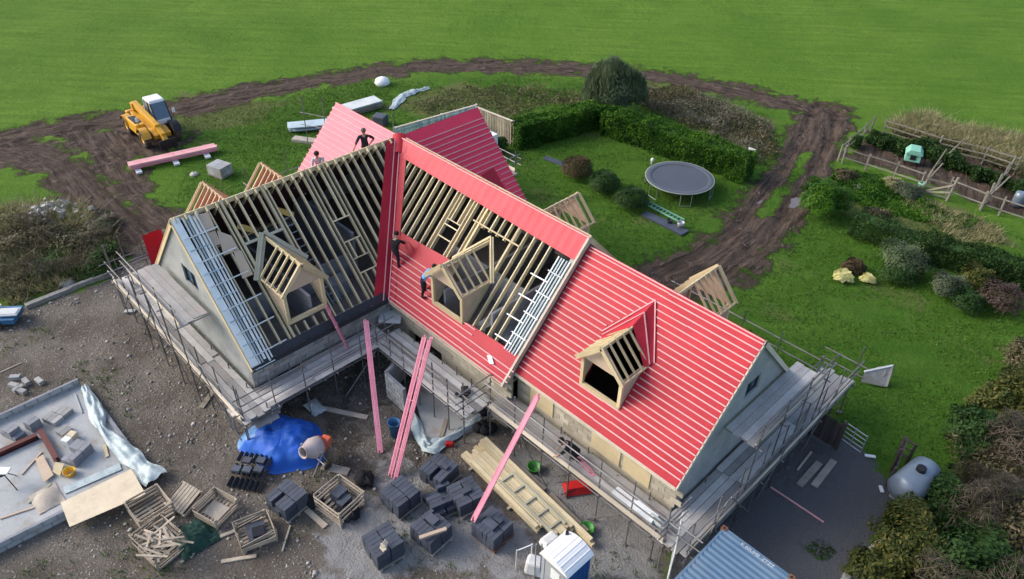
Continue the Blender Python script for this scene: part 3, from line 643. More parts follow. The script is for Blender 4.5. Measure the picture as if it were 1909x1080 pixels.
for i, (da, wd) in enumerate(((.2, .06), (.33, .07), (.47, .05), (.60, .06), (.74, .05))):
    sbar(SA, LA-da, .82, LA-da-.02, 3.62, wd, .05, 'spare_batten', M['palebat' if i % 2 == 0 else 'greybat'], .01+.01*(i % 3))
for i in range(4):
    t = 1.55+i*.62; sbar(SA, LA-.12, t-.28, LA-.85, t-.28, .045, .03, 'gauge_batten', M['palebat'], .07); sbar(SA, LA-.55, t, LA-1.45, t+.02, .05, .03, 'gauge_batten', M['white'], .08)
for S in (SB, SBr): sbar(S, LB+.02, 0, LB+.02, WB+.04, .05, .16, 'barge_board', M['toeboard'], -.15)
for S, L in ((SD, LD), (SDr, LD), (SE, LE), (SEr, LE)): sbar(S, L-.02, 0, L-.02, WD+.04, .05, .18, 'barge_board', M['pine'], -.17)
# ---- fascias --------------------------------------------------------------------
def fascia(p, q, z, hgt, m, nrm):
    b = MB(); b.beam((*p, z), (*q, z), .03, hgt); return b.build('fascia', M[m], house)
fascia((WD+.03, -LC+.02), (WD+.03, -WD), HE-.02, .24, 'fascia', None)
fascia((WD+.03, -WD-.03), (LA, -WD-.03), HE-.04, .2, 'toeboard', None)
fascia((LA+.02, -WB-.03), (LB, -WB-.03), HEB-.05, .14, 'toeboard', None); fascia((LA+.02, WB+.03), (LB, WB+.03), HEB-.05, .14, 'toeboard', None)
sbar(SC, WD, WD-.16, LC-.1, WD-.16, .30, .02, 'eaves_tray', M['fascia'], .004)
# ---- membranes and battens --------------------------------------------------------
MEM = M['membrane']
for i_, q_ in enumerate(([(LA+.02, .0), (LB, 0), (LB, .95), (LA+.02, .95)], [(LA+.02, .95), (14.55, .95), (13.92, 1.66), (LA+.02, 1.66)], [(15.49, .95), (LB, .95), (LB, 1.66), (16.12, 1.66)], [(LA+.02, 1.66), (14.2, 1.66), (14.2, 3.0), (LA+.02, 3.0)], [(15.86, 1.66), (LB, 1.66), (LB, 3.0), (15.86, 3.0)], [(LA+.02, 3.0), (LB, 3.0), (LB, WB+.03), (LA+.02, WB+.03)])): sheet(SB, q_, .02, 'membrane', MEM)
sheet(SBr, [(LA+.02, .0), (LB, 0), (LB, WB+.03), (LA+.02, WB+.03)], .02, 'membrane', MEM, seed=1)
sheet(SD, [(0, 0), (LD, 0), (LD, WD), (WD, WD)], .02, 'membrane', M['membrane_glare'], seed=2); sheet(SDr, [(0, 0), (LD, 0), (LD, WD), (WD, WD)], .02, 'membrane', MEM, seed=3)
sheet(SE, [(0, 0), (LE, 0), (LE, WD), (WD, WD)], .02, 'membrane', M['membrane_lightened'], seed=4); sheet(SEr, [(0, 0), (LE, 0), (LE, WD), (WD, WD)], .02, 'membrane', MEM, seed=5)
sheet(SAr, [(0, 0), (LA, 0), (LA, WD), (WD, WD)], .02, 'membrane', MEM, seed=6); sheet(SCr, [(0, .16), (LC, .16), (LC, WD), (WD, WD)], .0, 'membrane', MEM, seed=7); sheet(SCr, [(.35, .16), (LC-.1, .16), (LC-.1, WD), (WD, WD)], -.06, 'under_sheet', M['under_sheet'], seed=17); sheet(SAr, [(.35, .1), (LA-.1, .1), (LA-.1, WD), (WD, WD)], -.06, 'under_sheet', M['under_sheet'], seed=18)
sheet(SA, [(.15, 0), (LA, 0), (LA, .72), (.55, .55)], .035, 'ridge_membrane', M['membrane_pale'], sag=.022, seed=8, cell=.13)
sheet(SA, [(2.55, 2.55), (AD[0]-.1, 2.42), (AD[0]-.1, 3.8), (3.8, 3.8)], .02, 'membrane', M['membrane_new'], sag=.014, seed=9)
sheet(SA, [(3.75, 3.75), (LA+.02, 3.55), (LA+.02, WD+.04), (WD, WD+.04)], .024, 'membrane', M['membrane_new'], sag=.014, seed=10)
# valley strips, one down each side of the valley between the left wing and the front slope
sheet(SC, [(.0, 0), (.80, .02), (WD+.80, WD), (WD, WD)], .02, 'valley_membrane', M['membrane_new'], sag=.012, seed=11, cell=.16)
sheet(SA, [(.0, 0), (.62, .02), (WD+.48, WD), (WD, WD)], .045, 'valley_membrane', M['membrane_new'], sag=.012, seed=12, cell=.16)
cap = MB()                                                                   # rolled membrane end over the crossing of the ridges
cap.grid(lambda u, v: Vector((.05+.55*v, -.05-.5*v, H-.55*v*K+.10+.10*math.sin(math.pi*u))) + Vector((.7, .7, 0))*(u-.5)*.62, 8, 8); cap.build('ridge_cap', MEM, house, smooth=True)
def valley_batten(S, d0, d1, off, n): sbar(S, d0+off, d0, d1+off, d1, .04, .028, 'batten', M['batten'], n)
valley_batten(SC, .05, WD, .30, .035); valley_batten(SA, .45, WD, .10, .06)
BW, BH = .042, .027
_sbar = sbar
def sbar(S, a0, t0, a1, t1, wd, h, name, m, n0=0.0, parent=house, mb=None):
    # roof battens come in lengths, butted end to end on a rafter
    if name == 'batten' and abs(a1-a0) > 3.4:
        c = a0+(a1-a0)*random.choice((.34, .42, .5, .58, .66)); g = .006*(1 if a1 > a0 else -1)
        _sbar(S, a0, t0, c-g, t0+(t1-t0)*.5, wd, h, name, m, n0); return _sbar(S, c+g, t0+(t1-t0)*.5+random.uniform(-.012, .012), a1, t1, wd, h, name, m, n0)
    return _sbar(S, a0, t0, a1, t1, wd, h, name, m, n0, parent, mb)
for i in range(23):
    t = .10+i*(WB-.30)/22
    segs = [(LA+.02 if t > .5 else LA+.06, LB+.02)]
    if .42 < t < 3.1:
        wv = min(1.15, max(0, (t-.42)*1.0)) if t < 1.75 else .93
        segs = [(LA+.04, 15.02-wv-.03), (15.02+wv+.03, LB+.02)]
    for s0, s1 in segs: sbar(SB, s0, t, s1, t, BW, BH, 'batten', M['batten'], .03)
sbar(SB, LA+.1, .02, LB, .02, BW, BH, 'batten', M['batten'], .035); sbar(SA, .2, .03, LA, .03, BW, BH, 'batten', M['batten'], .06)
for i in range(24):
    t = .03+i*(WD-.2)/23; sbar(SD, t+.05, t, LD+.03, t, BW, BH, 'batten', M['batten'], .03)
    if i > 1:
        if 2.05 < t < 3.1:
            sbar(SE, t+.05, t, 3.05-(t-2.1)*.15, t, BW, BH, 'batten', M['batten'], .03); sbar(SE, 3.95+(.2 if i % 2 else 0)-(t-2.1)*.1, t, LE+.03, t, BW, BH, 'batten', M['batten'], .03)
        else: sbar(SE, t+.05, t, LE+.03, t, BW, BH, 'batten', M['batten'], .03)
for i in range(9):
    t = 3.02+i*.16
    if i < 4: sbar(SA, t+.12, t, AD[0]-.12-.05*(i % 2), t, BW, BH, 'batten', M['batten'], .035)
    else: sbar(SA, t+.12, t, (LA+.12 if i > 5 else 9.2), t, BW, BH, 'batten', M['batten'], .04)
patch = sheet(SE, [(3.05, 2.15), (3.9, 2.1), (3.95, 2.95), (2.9, 2.9)], .03, 'membrane_patch', M['membrane_new'], sag=.02, seed=15)
scr = MB(); P = [SA.p(10.30, 4.02, .085), SA.p(10.5, 3.97, .085), SA.p(10.78, 4.1, .085), SA.p(10.6, 4.17, .085)]; scr.prism(P, SA.n*.02)
tag(scr.build('white_offcut', M['white']), 'white offcut of sheet lying on the red lower membrane near the middle gable', 'offcut')
# ---- dormers ------------------------------------------------------------------------
def dormer(S, a0, a1, tf, zb, zw, za, k, m1='pine', m2='ply', back=True, nraf=5, glaze=True, valley='pine', over=.22, redv=False):
    """a dormer standing on slope S: front at t = tf, base height zb, eaves zw, ridge za; everything in world space"""
    ac = (a0+a1)/2; e, dn = S.e, S.dn; up = Vector((0, 0, 1)); W_ = a1-a0
    P = lambda a_, t_, z_: S.o + e*a_ + dn*t_ + up*z_
    tz = lambda z_: (S.h-z_)/S.k                                       # where the slope has this height
    root = bpy.data.objects.new('dormer', None); COL.objects.link(root); root.parent = house; root.location = P(ac, tf, zb)
    for s, a_ in ((-1, a0), (1, a1)):
        q = [P(a_, tf, zb), P(a_, tz(zb)+.0, zb), P(a_, tz(zw), zw), P(a_, tf, zw)]
        q = [P(a_, tf-.06, zb+.02), P(a_, tf-.06, zw), P(a_, tz(zw)-.1, zw)]; d = MB(); d.prism(q, e*(.04*(-s))); d.build('cheek', M[m2], root)
    for a_ in (a0, a1): f = MB(); f.beam(P(a_-.05*(1 if a_ == a1 else -1), tf, zb-.05), P(a_-.05*(1 if a_ == a1 else -1), tf, zw), .13, .12, dn); f.build('corner_post', M[m1], root)
    b = MB(); b.beam(P(a0, tf+.01, zb+.02), P(a1, tf+.01, zb+.02), .13, .16, up); b.build('sill', M[m1], root)
    g = MB(); hh = za-.12-zw                                            # boarded front gable with a raking cut opening
    cut = .32
    g.prism([P(a0-.02, tf+.03, zw-.04), P(a1-.16, tf+.03, zw-.04), P(a1-.10, tf+.03, zw-.22), P(a1+.02, tf+.03, zw-.22), P(a1+.02, tf+.03, zw-.02), P(ac, tf+.03, za-.06)], -dn*.03)
    g.build('front_gable', M[m2], root)
    tr = tz(za)
    rb = MB(); rb.beam(P(ac, tf+over, za-.05), P(ac, tr, za-.05), .05, .16); rb.build('ridge_board', M[m1], root)
    for s in (-1, 1):
        q = W_/2+.12; ze = zw-.03
        for i in range(nraf):
            t_ = tf+over-.03 - i*(tf+over-tz(zw)-.05)/(nraf-1)*1.0
            r_ = MB(); r_.beam(P(ac+s*q, t_, ze+.04), P(ac, t_, za+.02), .05, .09, up); r_.build('rafter', M[m1], root)
        r_ = MB(); r_.beam(P(ac+s*(q-.02), tf+over, ze+.03), P(ac+s*(q-.02), tz(zw)-.1, ze+.03), .06, .07, up); r_.build('eaves_plate', M[m1], root)
        r_ = MB(); r_.beam(P(ac+s*(q+.02), tf+over+.02, ze), P(ac, tf+over+.02, za+.0), .03, .17, up); r_.build('barge_board', M[m1], root)
        # valley rafter lying on the main slope
        b0 = P(ac, tr-.1, S.h-S.k*(tr-.1)); b1 = P(ac+s*(q+.12), tz(zw)+.02, S.h-S.k*(tz(zw)+.02))
        if not redv:
            r_ = MB(); r_.beam(b0+S.n*.02, b1+S.n*.02, .30 if valley == 'treated' else .20, .045, S.n); r_.build('valley_board', M[valley], root)
            r_ = MB(); r_.beam(b0+S.n*.06-dn*.0, b1+S.n*.06, .05, .10, S.n); r_.build('valley_rafter', M[valley], root)
    return root, P, tz, tr
dC = dormer(SC, CD[0], CD[1], 3.80, 3.46, 4.90, 5.98, K, m1='pine', m2='ply', valley='treated')
dA = dormer(SA, AD[0], AD[1], 3.70, 3.46, 4.88, 5.88, K)
dB = dormer(SB, BD[0], BD[1], 3.05, 3.72, 5.05, 6.05, KB, redv=True)
for S, c, tf, zb, zw, za in ((SCr, 7.88, 3.75, 3.46, 5.0, 6.25), (SCr, 5.07, 3.75, 3.46, 5.0, 6.2), (SAr, 7.55, 3.75, 3.46, 4.95, 6.02), (SBr, 15.15, 3.15, 3.7, 5.1, 6.3)):
    S_, k_ = S, S.k; dormer(S, c-.92, c+.92, tf, zb, zw, za, k_, nraf=6)
# red membrane flanking the right-hand dormer
Pq = dB[1]
def wing(s):
    b = MB(); ac = 15.02; A0 = SB.p(ac, .42, .06); A1 = SB.p(ac+s*1.12, 1.68, .05); Z0 = SB.o+SB.e*ac+SB.dn*1.62+Vector((0, 0, 6.12)); Z1 = SB.o+SB.e*(ac+s*.98)+SB.dn*2.05+Vector((0, 0, 5.06))
    b.grid(lambda u, v: (A0.lerp(A1, v)).lerp(Z0.lerp(Z1, v), u) + Vector((0, 0, .015*math.sin(9*v+4*u))), 6, 10)
    n_ = len(b.v); b.add([tuple(Vector(p)-Vector((0, 0, .012))) for p in b.v], [tuple(reversed(f)) for f in b.f]); b.build('valley_membrane', MEM, house, smooth=True)
    q = MB(); q.beam(SB.p(ac, .40, .08), SB.p(ac+s*1.16, 1.70, .08), BW, BH, SB.n); q.build('batten', M['batten'], house)
    m0 = A0.lerp(Z0, .5); m1 = A1.lerp(Z1, .45); q = MB(); q.beam(m0+Vector((0, 0, .03)), m1+Vector((0, 0, .03)), BW, BH); q.build('batten', M['batten'], house)
wing(-1); wing(1)
# ================================================================== scaffolding
def scaffold(label, o, e, n, L, wd, zp, ztop, nbay, rails=(.5, 1.0), toe=True, nb=5, braces=(), inner_top=None, upper=None, end_rails=(True, True), board_mat='sboard', tubes=True, lean=0):
    """one scaffold: o = inner corner on the ground, e along, n outwards; zp platform heights"""
    e = Vector((*e, 0)); n = Vector((*n, 0)); o = Vector((*o, 0)); up = Vector((0, 0, 1))
    t = thing('scaffold', label, 'scaffold', tuple(o), group='scaffolds round the house')
    r_ = .026; zp = zp if isinstance(zp, (list, tuple)) else [zp]
    z0 = -.05
    for i in range(nbay+1):
        s = L*i/nbay
        for k, off in enumerate((.1, wd-.05)):
            zt = ztop if k else (inner_top or zp[-1]+.25)
            p = o+e*s+n*off; j = Vector((random.uniform(-.03, .03), random.uniform(-.03, .03), 0))
            b = MB(); b.tube(p+up*z0, p+j+up*(zt+random.uniform(-.25, .2)), r_, 6); b.build('pole', M['steel'], t)
            b = MB(); b.box(p+up*.0, (.16, .16, .012)); b.build('base_plate', M['steel'], t)
        for z in zp:
            b = MB(); b.tube(o+e*(s+.06)+n*(-.12)+up*(z-.06), o+e*(s+.06)+n*(wd+.15)+up*(z-.06), r_, 6); b.build('transom', M['steel'], t)
    for z in zp:
        for off in (.04, wd+.0):
            b = MB(); b.tube(o-e*.3+n*off+up*(z-.11), o+e*(L+.3)+n*off+up*(z-.11), r_, 6); b.build('ledger', M['steel'], t)
        nbd = max(2, int(wd/.235)); seg = max(1, round(L/3.9))
        for k in range(nbd):
            for q in range(seg):
                s0 = L*q/seg - (.08 if q else .15); s1 = L*(q+1)/seg + (.05 if q < seg-1 else .15)
                y = wd*(k+.5)/nbd; dz = random.uniform(0, .026) + (.038 if q % 2 else 0)
                b = MB(); b.beam(o+e*(s0+random.uniform(-.12, .12))+n*y+up*(z-.02+dz), o+e*(s1+random.uniform(-.1, .1))+n*(y+random.uniform(-.015, .015))+up*(z-.02+dz), wd/nbd-.026, .038); b.build('board', M[board_mat], t)
        if toe:
            for q in range(seg):
                b = MB(); b.beam(o+e*(L*q/seg)+n*(wd-.02)+up*(z+.13), o+e*(L*(q+1)/seg-.03)+n*(wd-.02)+up*(z+.13), .036, .2); b.build('toe_board', M['toeboard'], t)
    for z in rails:
        b = MB(); b.tube(o-e*.25+n*(wd+.02)+up*(zp[0]+z), o+e*(L+.4)+n*(wd+.02)+up*(zp[0]+z), r_, 6); b.build('guard_rail', M['steel'], t)
        for k, s in ((0, 0), (1, L)):
            if end_rails[k]:
                b = MB(); b.tube(o+e*s-n*.1+up*(zp[0]+z+.05), o+e*s+n*(wd+.35)+up*(zp[0]+z+.05), r_, 6); b.build('guard_rail', M['steel'], t)
    for (s0, za, s1, zb, off) in braces:
        b = MB(); b.tube(o+e*s0+n*off+up*za, o+e*s1+n*off+up*zb, r_, 6); b.build('brace', M['steel'], t)
    if upper:
        s0, s1, y0, y1, z = upper; nbd = 4
        for k in range(nbd):
            y = y0+(y1-y0)*(k+.5)/nbd; b = MB(); b.beam(o+e*(s0+random.uniform(-.1, .1))+n*y+up*(z+random.uniform(0, .015)), o+e*(s1+random.uniform(-.1, .1))+n*y+up*(z+random.uniform(0, .015)), (y1-y0)/nbd-.01, .038); b.build('board', M[board_mat], t)
        b = MB(); b.beam(o+e*s0+n*y1+up*(z+.1), o+e*s1+n*y1+up*(z+.1), .036, .2); b.build('toe_board', M['toeboard' if board_mat != 'sboard' else 'toeboard'], t)
        for q in range(4):
            s = s0+(s1-s0)*q/3; b = MB(); b.tube(o+e*s+n*(y0-.05)+up*(z-.06), o+e*s+n*(y1+.25)+up*(z-.06), r_, 6); b.build('transom', M['steel'], t)
            b = MB(); b.tube(o+e*s+n*(y1+.1)+up*z0, o+e*(s+random.uniform(-.05, .05))+n*(y1+.1)+up*(z+1.1), r_, 6); b.build('pole', M['steel'], t)
        for dz in (.55, 1.0): b = MB(); b.tube(o+e*(s0-.4)+n*(y1+.12)+up*(z+dz), o+e*(s1+.4)+n*(y1+.12)+up*(z+dz), r_, 6); b.build('guard_rail', M['steel'], t)
    return t
scaffold('scaffold along the grey gable of the left wing, with a small upper platform', (-6.5, -10.95), (1, 0), (0, -1), 12.0, 1.15, 1.6, 3.5, 8, upper=(3.7, 8.3, .05, 1.2, 4.0), braces=((2.5, 0, 5.2, 3.2, 1.2), (8.5, 3.0, 11.6, .2, 1.2), (5.0, 3.9, 7.4, .3, 1.25), (.4, .2, 2.6, 2.6, 1.2), (7.6, .1, 9.4, 2.4, 1.25)), end_rails=(True, False))
scaffold('scaffold under the dark fascia of the left wing above the blue tarpaulin', (4.25, -12.0), (0, 1), (1, 0), 6.6, 1.3, 1.58, 3.2, 5, rails=(.45, .8, 1.2), braces=((4.2, .0, 5.9, 1.5, 1.35), (.3, .1, 1.6, 1.5, 1.3)), toe=False, end_rails=(False, False))
scaffold('scaffold under the half covered front slope beside the red valley', (5.4, -4.5), (1, 0), (0, -1), 5.5, 1.4, 1.58, 3.1, 6, rails=(.4, .75, 1.15), toe=False, end_rails=(False, True))
scaffold('scaffold along the front of the fully battened lower wing', (11.3, -3.75), (1, 0), (0, -1), 8.2, 1.15, 1.58, 3.25, 6, rails=(.5, .85, 1.2), braces=((5.2, 0, 6.5, 1.5, 1.25), (1.7, 1.6, 3.2, .0, 1.25)), end_rails=(False, True))
scaffold('scaffold against the grey gable at the right end of the house', (18.98, -4.7), (0, 1), (1, 0), 11.3, 1.35, 1.62, 3.4, 8, upper=(3.5, 8.2, .0, 1.12, 3.85), braces=((2.0, 2.8, 4.0, .2, 1.4), (7.5, .2, 9.6, 2.9, 1.4), (4.6, .3, 6.8, 3.3, 1.35), (.2, .3, 1.8, 2.8, 1.4)), end_rails=(True, True))
scaffold('scaffold with long guard rails behind the lower wing by the lawn', (12.4, 4.1), (1, 0), (0, 1), 6.9, 1.2, 1.6, 3.3, 4, rails=(.9, 1.4), end_rails=(False, True))
scaffold('scaffold beyond the dark red roof slope beside the hedge', (-5.4, 7.7), (1, 0), (0, 1), 4.0, 1.3, 1.7, 2.9, 2, rails=(.6, 1.0))
scaffold('scaffold beyond the pale pink roof slope at the back', (-6.9, -4.2), (0, 1), (-1, 0), 9.5, 1.2, 1.7, 4.2, 4, rails=(.6, 1.3), toe=False)
scaffold('scaffold behind the left wing under its two rear dormers', (-4.5, -11.5), (0, 1), (-1, 0), 7.0, 1.2, 1.6, 4.4, 4, rails=(.6, 1.2), toe=False, end_rails=(True, False))
t = thing('scaffold_rails', 'pair of long scaffold tubes sticking out past the left gable corner over the dirt', 'scaffold tubes', (-5.9, -13.4, 0))
for z, y0 in ((2.55, -13.9), (2.15, -13.2)):
    b = MB(); b.tube((-5.85, y0, z), (-5.8, -8.6, z+.05), .028, 6); b.build('guard_rail', M['steel'], t)
for y in (-12.1, -10.6): b = MB(); b.tube((-5.9, y, -.05), (-5.95, y, 3.9), .028, 6); b.build('pole', M['steel'], t)
t = thing('scaffold_poles', 'two tall scaffold poles with a cross tube left of the pale pink roof slope', 'scaffold poles', tuple(G(578, 292)))
pa, pb = G(578, 292), G(615, 300); tops = []
for q, hh in ((pa, 4.1), (pb, 4.3)): b = MB(); b.tube(q-Vector((0, 0, .05)), q+Vector((.03, .02, hh)), .03, 6); b.build('pole', M['steel'], t)
for z in (2.2, 3.0): b = MB(); b.tube(pa+(pa-pb)*.2+Vector((0, 0, z)), pb+(pb-pa)*1.2+Vector((0, 0, z)), .027, 6); b.build('cross_tube', M['steel'], t)
# ================================================================== things in the yard
def pl3(a, b_, z):   # two photo points on a plane at height z -> midpoint, heading, length
    p, q = G(*a, z), G(*b_, z); d = q-p; return (p+q)/2, math.atan2(d.y, d.x), d.length
# ---- slate pallets
def make_pallet(kind, label, loc, rz, extra=None, gold=False):
    t = thing('slate_pallet', label, 'pallet', loc, rz, 'pallets of dark slates in the yard')
    for y in (-.42, 0, .42): b = MB(); b.box((0, y, .05), (1.12, .1, .09)); b.build('bearer', M['rust' if gold else 'oldwood'], t, local=True)
    for i in range(6): b = MB(); b.box((-.5+.2*i, 0, .107), (.13, 1.02, .022)); b.build('slat', M['rust' if gold else 'oldwood'], t, local=True)
    return t
def slates(t, seed, full=1.0, hmax=.62, ext=None):
    g = random.Random(seed)
    for tier in range(2):
        for r_ in range(2):
            for i in range(6):
                if tier == 1 and g.random() > full: continue
                hh = hmax/2; b = MB(); dz = g.uniform(-.009, .004) if tier else 0; b.box((-.43+.172*i, -.26+.52*r_+g.uniform(-.012, .012), .12+hh*(tier+.5)+.002*tier+dz/2), (.160, .495+g.uniform(-.03, .02), hh-.006+dz), Matrix.Rotation(g.uniform(-.015, .015), 3, 'Z'))
                b.build('slate_pack', M['slate'], t, local=True)
    for (x, y, sx, sy, m) in (ext or ()):
        b = MB(); b.box((x, y, .12+hmax+.05), (sx, sy, .1)); b.build('loose_slates', M[m], t, local=True)
def pal(label, px, a, b_, seed, full=1.0, hmax=.62, ext=None, gold=False):
    c = G(*px, .12+hmax); _, rz, L = pl3(a, b_, .12+hmax)
    t = make_pallet('x', label, (c.x, c.y, zat(c.x, c.y)), rz, gold=gold); slates(t, seed, full, hmax, ext); return t
pal('pallet of dark slates beside the orange and grey cement mixer, tightly stacked and level', (533, 922), (490, 921), (528, 950), 1, .92)
pal('pallet of dark slates behind the others, below the wall by the polythene sheet', (818, 870), (783, 872), (815, 893), 2, .9, .62, ((.2, .1, .3, .16, 'slate'),))
pal('pallet of dark slates in front of the foot of the long pink batten bundle', (745, 915), (708, 908), (738, 935), 3, 1.0, .66)
pal('pallet of dark slates with one lone pack on top, left of the timber stack', (868, 915), (832, 910), (856, 945), 4, 1.0, .6, ((.05, 0, .2, .35, 'slate'),))
pal('rusty pallet of dark slates with packs on top, under the single batten bundle', (918, 975), (876, 980), (908, 1006), 5, 1.0, .62, ((0, -.1, .5, .3, 'slate'), (.1, .2, .3, .18, 'slate')), gold=True)
pal('pallet of dark slates with a pale timber offcut lying on its torn top', (803, 980), (768, 985), (800, 1012), 6, .8, .66, ((-.1, .18, .4, .3, 'slate'),))
pal('pallet of dark slates nearest the bottom edge, with crumpled paper on top', (713, 1005), (683, 1002), (710, 1040), 7, 1.0, .72)
pal('short low pallet of dark slates squeezed between two taller ones', (822, 925), (808, 920), (818, 938), 8, .35, .5)
for (a, b_, z, lab) in (((782, 1003), (832, 986), .92, 'pale timber offcut lying on a pallet of slates'),):
    p, q = G(*a, z), G(*b_, z); m = MB(); m.beam(p, q, .12, .08); tag(m.build('timber_offcut', M['ply']), lab, 'timber')
m = MB(); c = G(716, 1022, .9)
for i in range(3): m.box(c+Vector((random.uniform(-.08, .08), random.uniform(-.12, .12), .04+.03*i)), (.2, .14, .05), Euler((.3*i, .2, i)).to_matrix())
tag(m.build('crumpled_paper', M['osb']), 'crumpled brown and white paper lying on the nearest slate pallet', 'paper')
# dark ridge tiles stack
c, rz, L = pl3((432, 905), (487, 915), .0); t = thing('ridge_tile_stack', 'low stack of glossy black ridge tiles beside the blue tarpaulin', 'tile stack', (c.x-.3, c.y+.3, 0), rz)
for r_ in range(3):
    for i in range(7):
        b = MB(); x = -.6+.2*i; b.prism([(x-.09, -.55+.45*r_, .05+.18*r_), (x, -.55+.45*r_, .18+.18*r_), (x+.09, -.55+.45*r_, .05+.18*r_), (x, -.55+.45*r_, .13+.18*r_)], (0, .42, .03)); b.build('ridge_tile', M['ridge_slate'], t, local=True)
for i, (x, y) in enumerate(((-.4, -.05), (0, 0), (.4, .1), (-.2, .4), (.3, .5))): b = MB(); b.box((x, y, .52), (.32, .26, .1)); b.build('tile_pack', M['slate'], t, local=True)
# ---- crates
def crate(label, px, a, b_, hgt=.75, wd=1.0, wob=.03, fill=None, tilt=0.0, solid=False, seed=0):
    g = random.Random(seed); c = G(*px, .05); _, rz, L = pl3(a, b_, .3); L = min(max(L, .85), 1.25)
    t = thing('wooden_crate', label, 'crate', (c.x, c.y, zat(c.x, c.y)+(.03 if tilt else 0)), rz, 'slatted wooden slate crates')
    t.rotation_euler = (tilt, tilt*.4, rz)
    hx, hy = L/2, wd/2
    for x in (-hx, hx):
        for y in (-hy, hy): b = MB(); b.beam((x, y, .0), (x+g.uniform(-wob, wob), y+g.uniform(-wob, wob), hgt), .07, .07); b.build('post', M['crate'], t, local=True)
    for k in range(4):
        z = .16+(hgt-.2)*k/3
        for s in (-1, 1):
            if g.random() < .92: b = MB(); b.beam((-hx, s*(hy+.03), z+g.uniform(-wob, wob)), (hx, s*(hy+.03), z+g.uniform(-wob, wob)), .022, .085); b.build('slat', M['crate'], t, local=True)
            if g.random() < .92: b = MB(); b.beam((s*(hx+.03), -hy, z+g.uniform(-wob, wob)), (s*(hx+.03), hy, z+g.uniform(-wob, wob)), .022, .085); b.build('slat', M['crate'], t, local=True)
    for i in range(6): b = MB(); b.box((-hx+.1+(L-.2)*i/5, 0, .1), (.11, wd, .022)); b.build('slat', M['crate'], t, local=True)
    for y in (-hy+.05, 0, hy-.05): b = MB(); b.box((0, y, .045), (L, .09, .085)); b.build('bearer', M['crate'], t, local=True)
    if solid:
        for i in range(6): b = MB(); b.box((-hx+.1+(L-.2)*i/5, 0, hgt+.02), (.11, wd+.06, .022)); b.build('slat', M['crate'], t, local=True)
    for (x, y, z, sx, sy, sz, m_) in fill or (): b = MB(); b.box((x, y, z), (sx, sy, sz), Matrix.Rotation(g.uniform(-.3, .3), 3, 'Z')); b.build('contents', M[m_], t, local=True)
    return t
crate('open crate half full of dark slates and black bags beside the mixer', (636, 945), (590, 915), (638, 950), .8, 1.15, fill=((-.25, .2, .3, .4, .5, .5, 'slate'), (.1, .1, .25, .3, .5, .4, 'slate'), (.3, -.2, .22, .35, .4, .3, 'blackcloth')), seed=1)
crate('empty crate standing upright behind the broken crates', (405, 955), (372, 950), (412, 972), .55, 1.0, fill=((0, 0, .14, .7, .6, .05, 'oldwood'),), seed=2)
crate('upended crate showing its slatted base, between two open crates', (348, 935), (318, 940), (352, 958), .35, .9, solid=True, tilt=.25, seed=3)
crate('large crate with its open side up, left of the leaning broken crates', (285, 958), (242, 950), (268, 985), .7, 1.1, seed=4)
crate('broken crate heaped with loose slats beside the dark green netting', (302, 1022), (255, 1000), (298, 1040), .85, 1.1, wob=.1, seed=5)
crate('broken crate with dark slates inside and a wide pale board on one side', (478, 1000), (440, 985), (455, 1025), .6, 1.1, wob=.12, fill=((0, .05, .22, .7, .6, .25, 'slate'), (.1, .1, .36, .4, .4, .1, 'navy')), seed=6)
bc = G(300, 1010, .8); t = thing('splintered_wood_heap', 'jumble of loose pale slats lying on the broken crate', 'wood heap', (bc.x, bc.y, .7))
for i in range(22):
    a_ = random.gauss(.4, .55); L = random.uniform(.5, 1.2); p = Vector((bc.x+random.uniform(-.45, .45), bc.y+random.uniform(-.45, .45), .86+random.uniform(0, .16))); d = Vector((math.cos(a_), math.sin(a_), random.uniform(-.18, .18)))*L/2
    b = MB(); b.beam(p-d, p+d, .07, .02); b.build('slat', M['crate'], t)
for (a, b_, wd, lab) in (((412, 1047), (478, 1036), .13, 'pale plank lying in front of the broken crate with slates inside'), ((526, 1028), (541, 980), .06, 'thin stick lying right of the broken crates'), ((410, 1000), (440, 988), .13, 'short plank beside the broken crate with slates inside'),
                         ((571, 950), (607, 982), .2, 'short pale plank between a slate pallet and the open slate crate'), ((598, 760), (685, 778), .22, 'grey plank lying behind the blue tarpaulin'), ((375, 760), (400, 725), .22, 'grey board lying on the dirt below the left scaffold'),
                         ((600, 868), (650, 880), .35, 'brown sheet of board beside the mixer stand'), ((1490, 905), (1528, 862), .26, 'left one of two grey planks side by side on the dark gravel'), ((1518, 906), (1555, 858), .26, 'right one of two grey planks side by side on the dark gravel'),
                         ((1487, 876), (1513, 842), .07, 'thin pale stick on the dark gravel behind the two planks'), ((1437, 908), (1536, 973), .05, 'long thin pink batten lying alone on the dark gravel'),
                         ((355, 1040), (366, 1026), .08, 'small pale offcut on the dirt near the green netting'), ((336, 1049), (342, 1045), .1, 'tiny offcut of wood on the dirt below the broken crates')):
    p, q = G(*a, .05), G(*b_, .05); p.z = zat(p.x, p.y)+.035; q.z = zat(q.x, q.y)+.04; m = MB(); m.beam(p, q, wd, .05)
    tag(m.build('plank' if wd > .1 else 'stick', M['batten'] if 'pink' in lab else M['crate'] if 'pale' in lab else M['oldwood']), lab, 'plank' if wd > .1 else 'stick')
# green net
b = MB(); c = G(362, 1003)
b.grid(lambda u, v: Vector((c.x+(u-.5)*1.5*.9, c.y+(v-.5)*1.3, .05+.28*max(0, 1-((u-.5)**2+(v-.5)**2)*5)+.10*random.random()*(1 if 0 < u < 1 and 0 < v < 1 else 0))), 14, 12)
tag(b.build('netting', M['net']), 'crumpled heap of dark green netting beside the broken crates', 'netting')
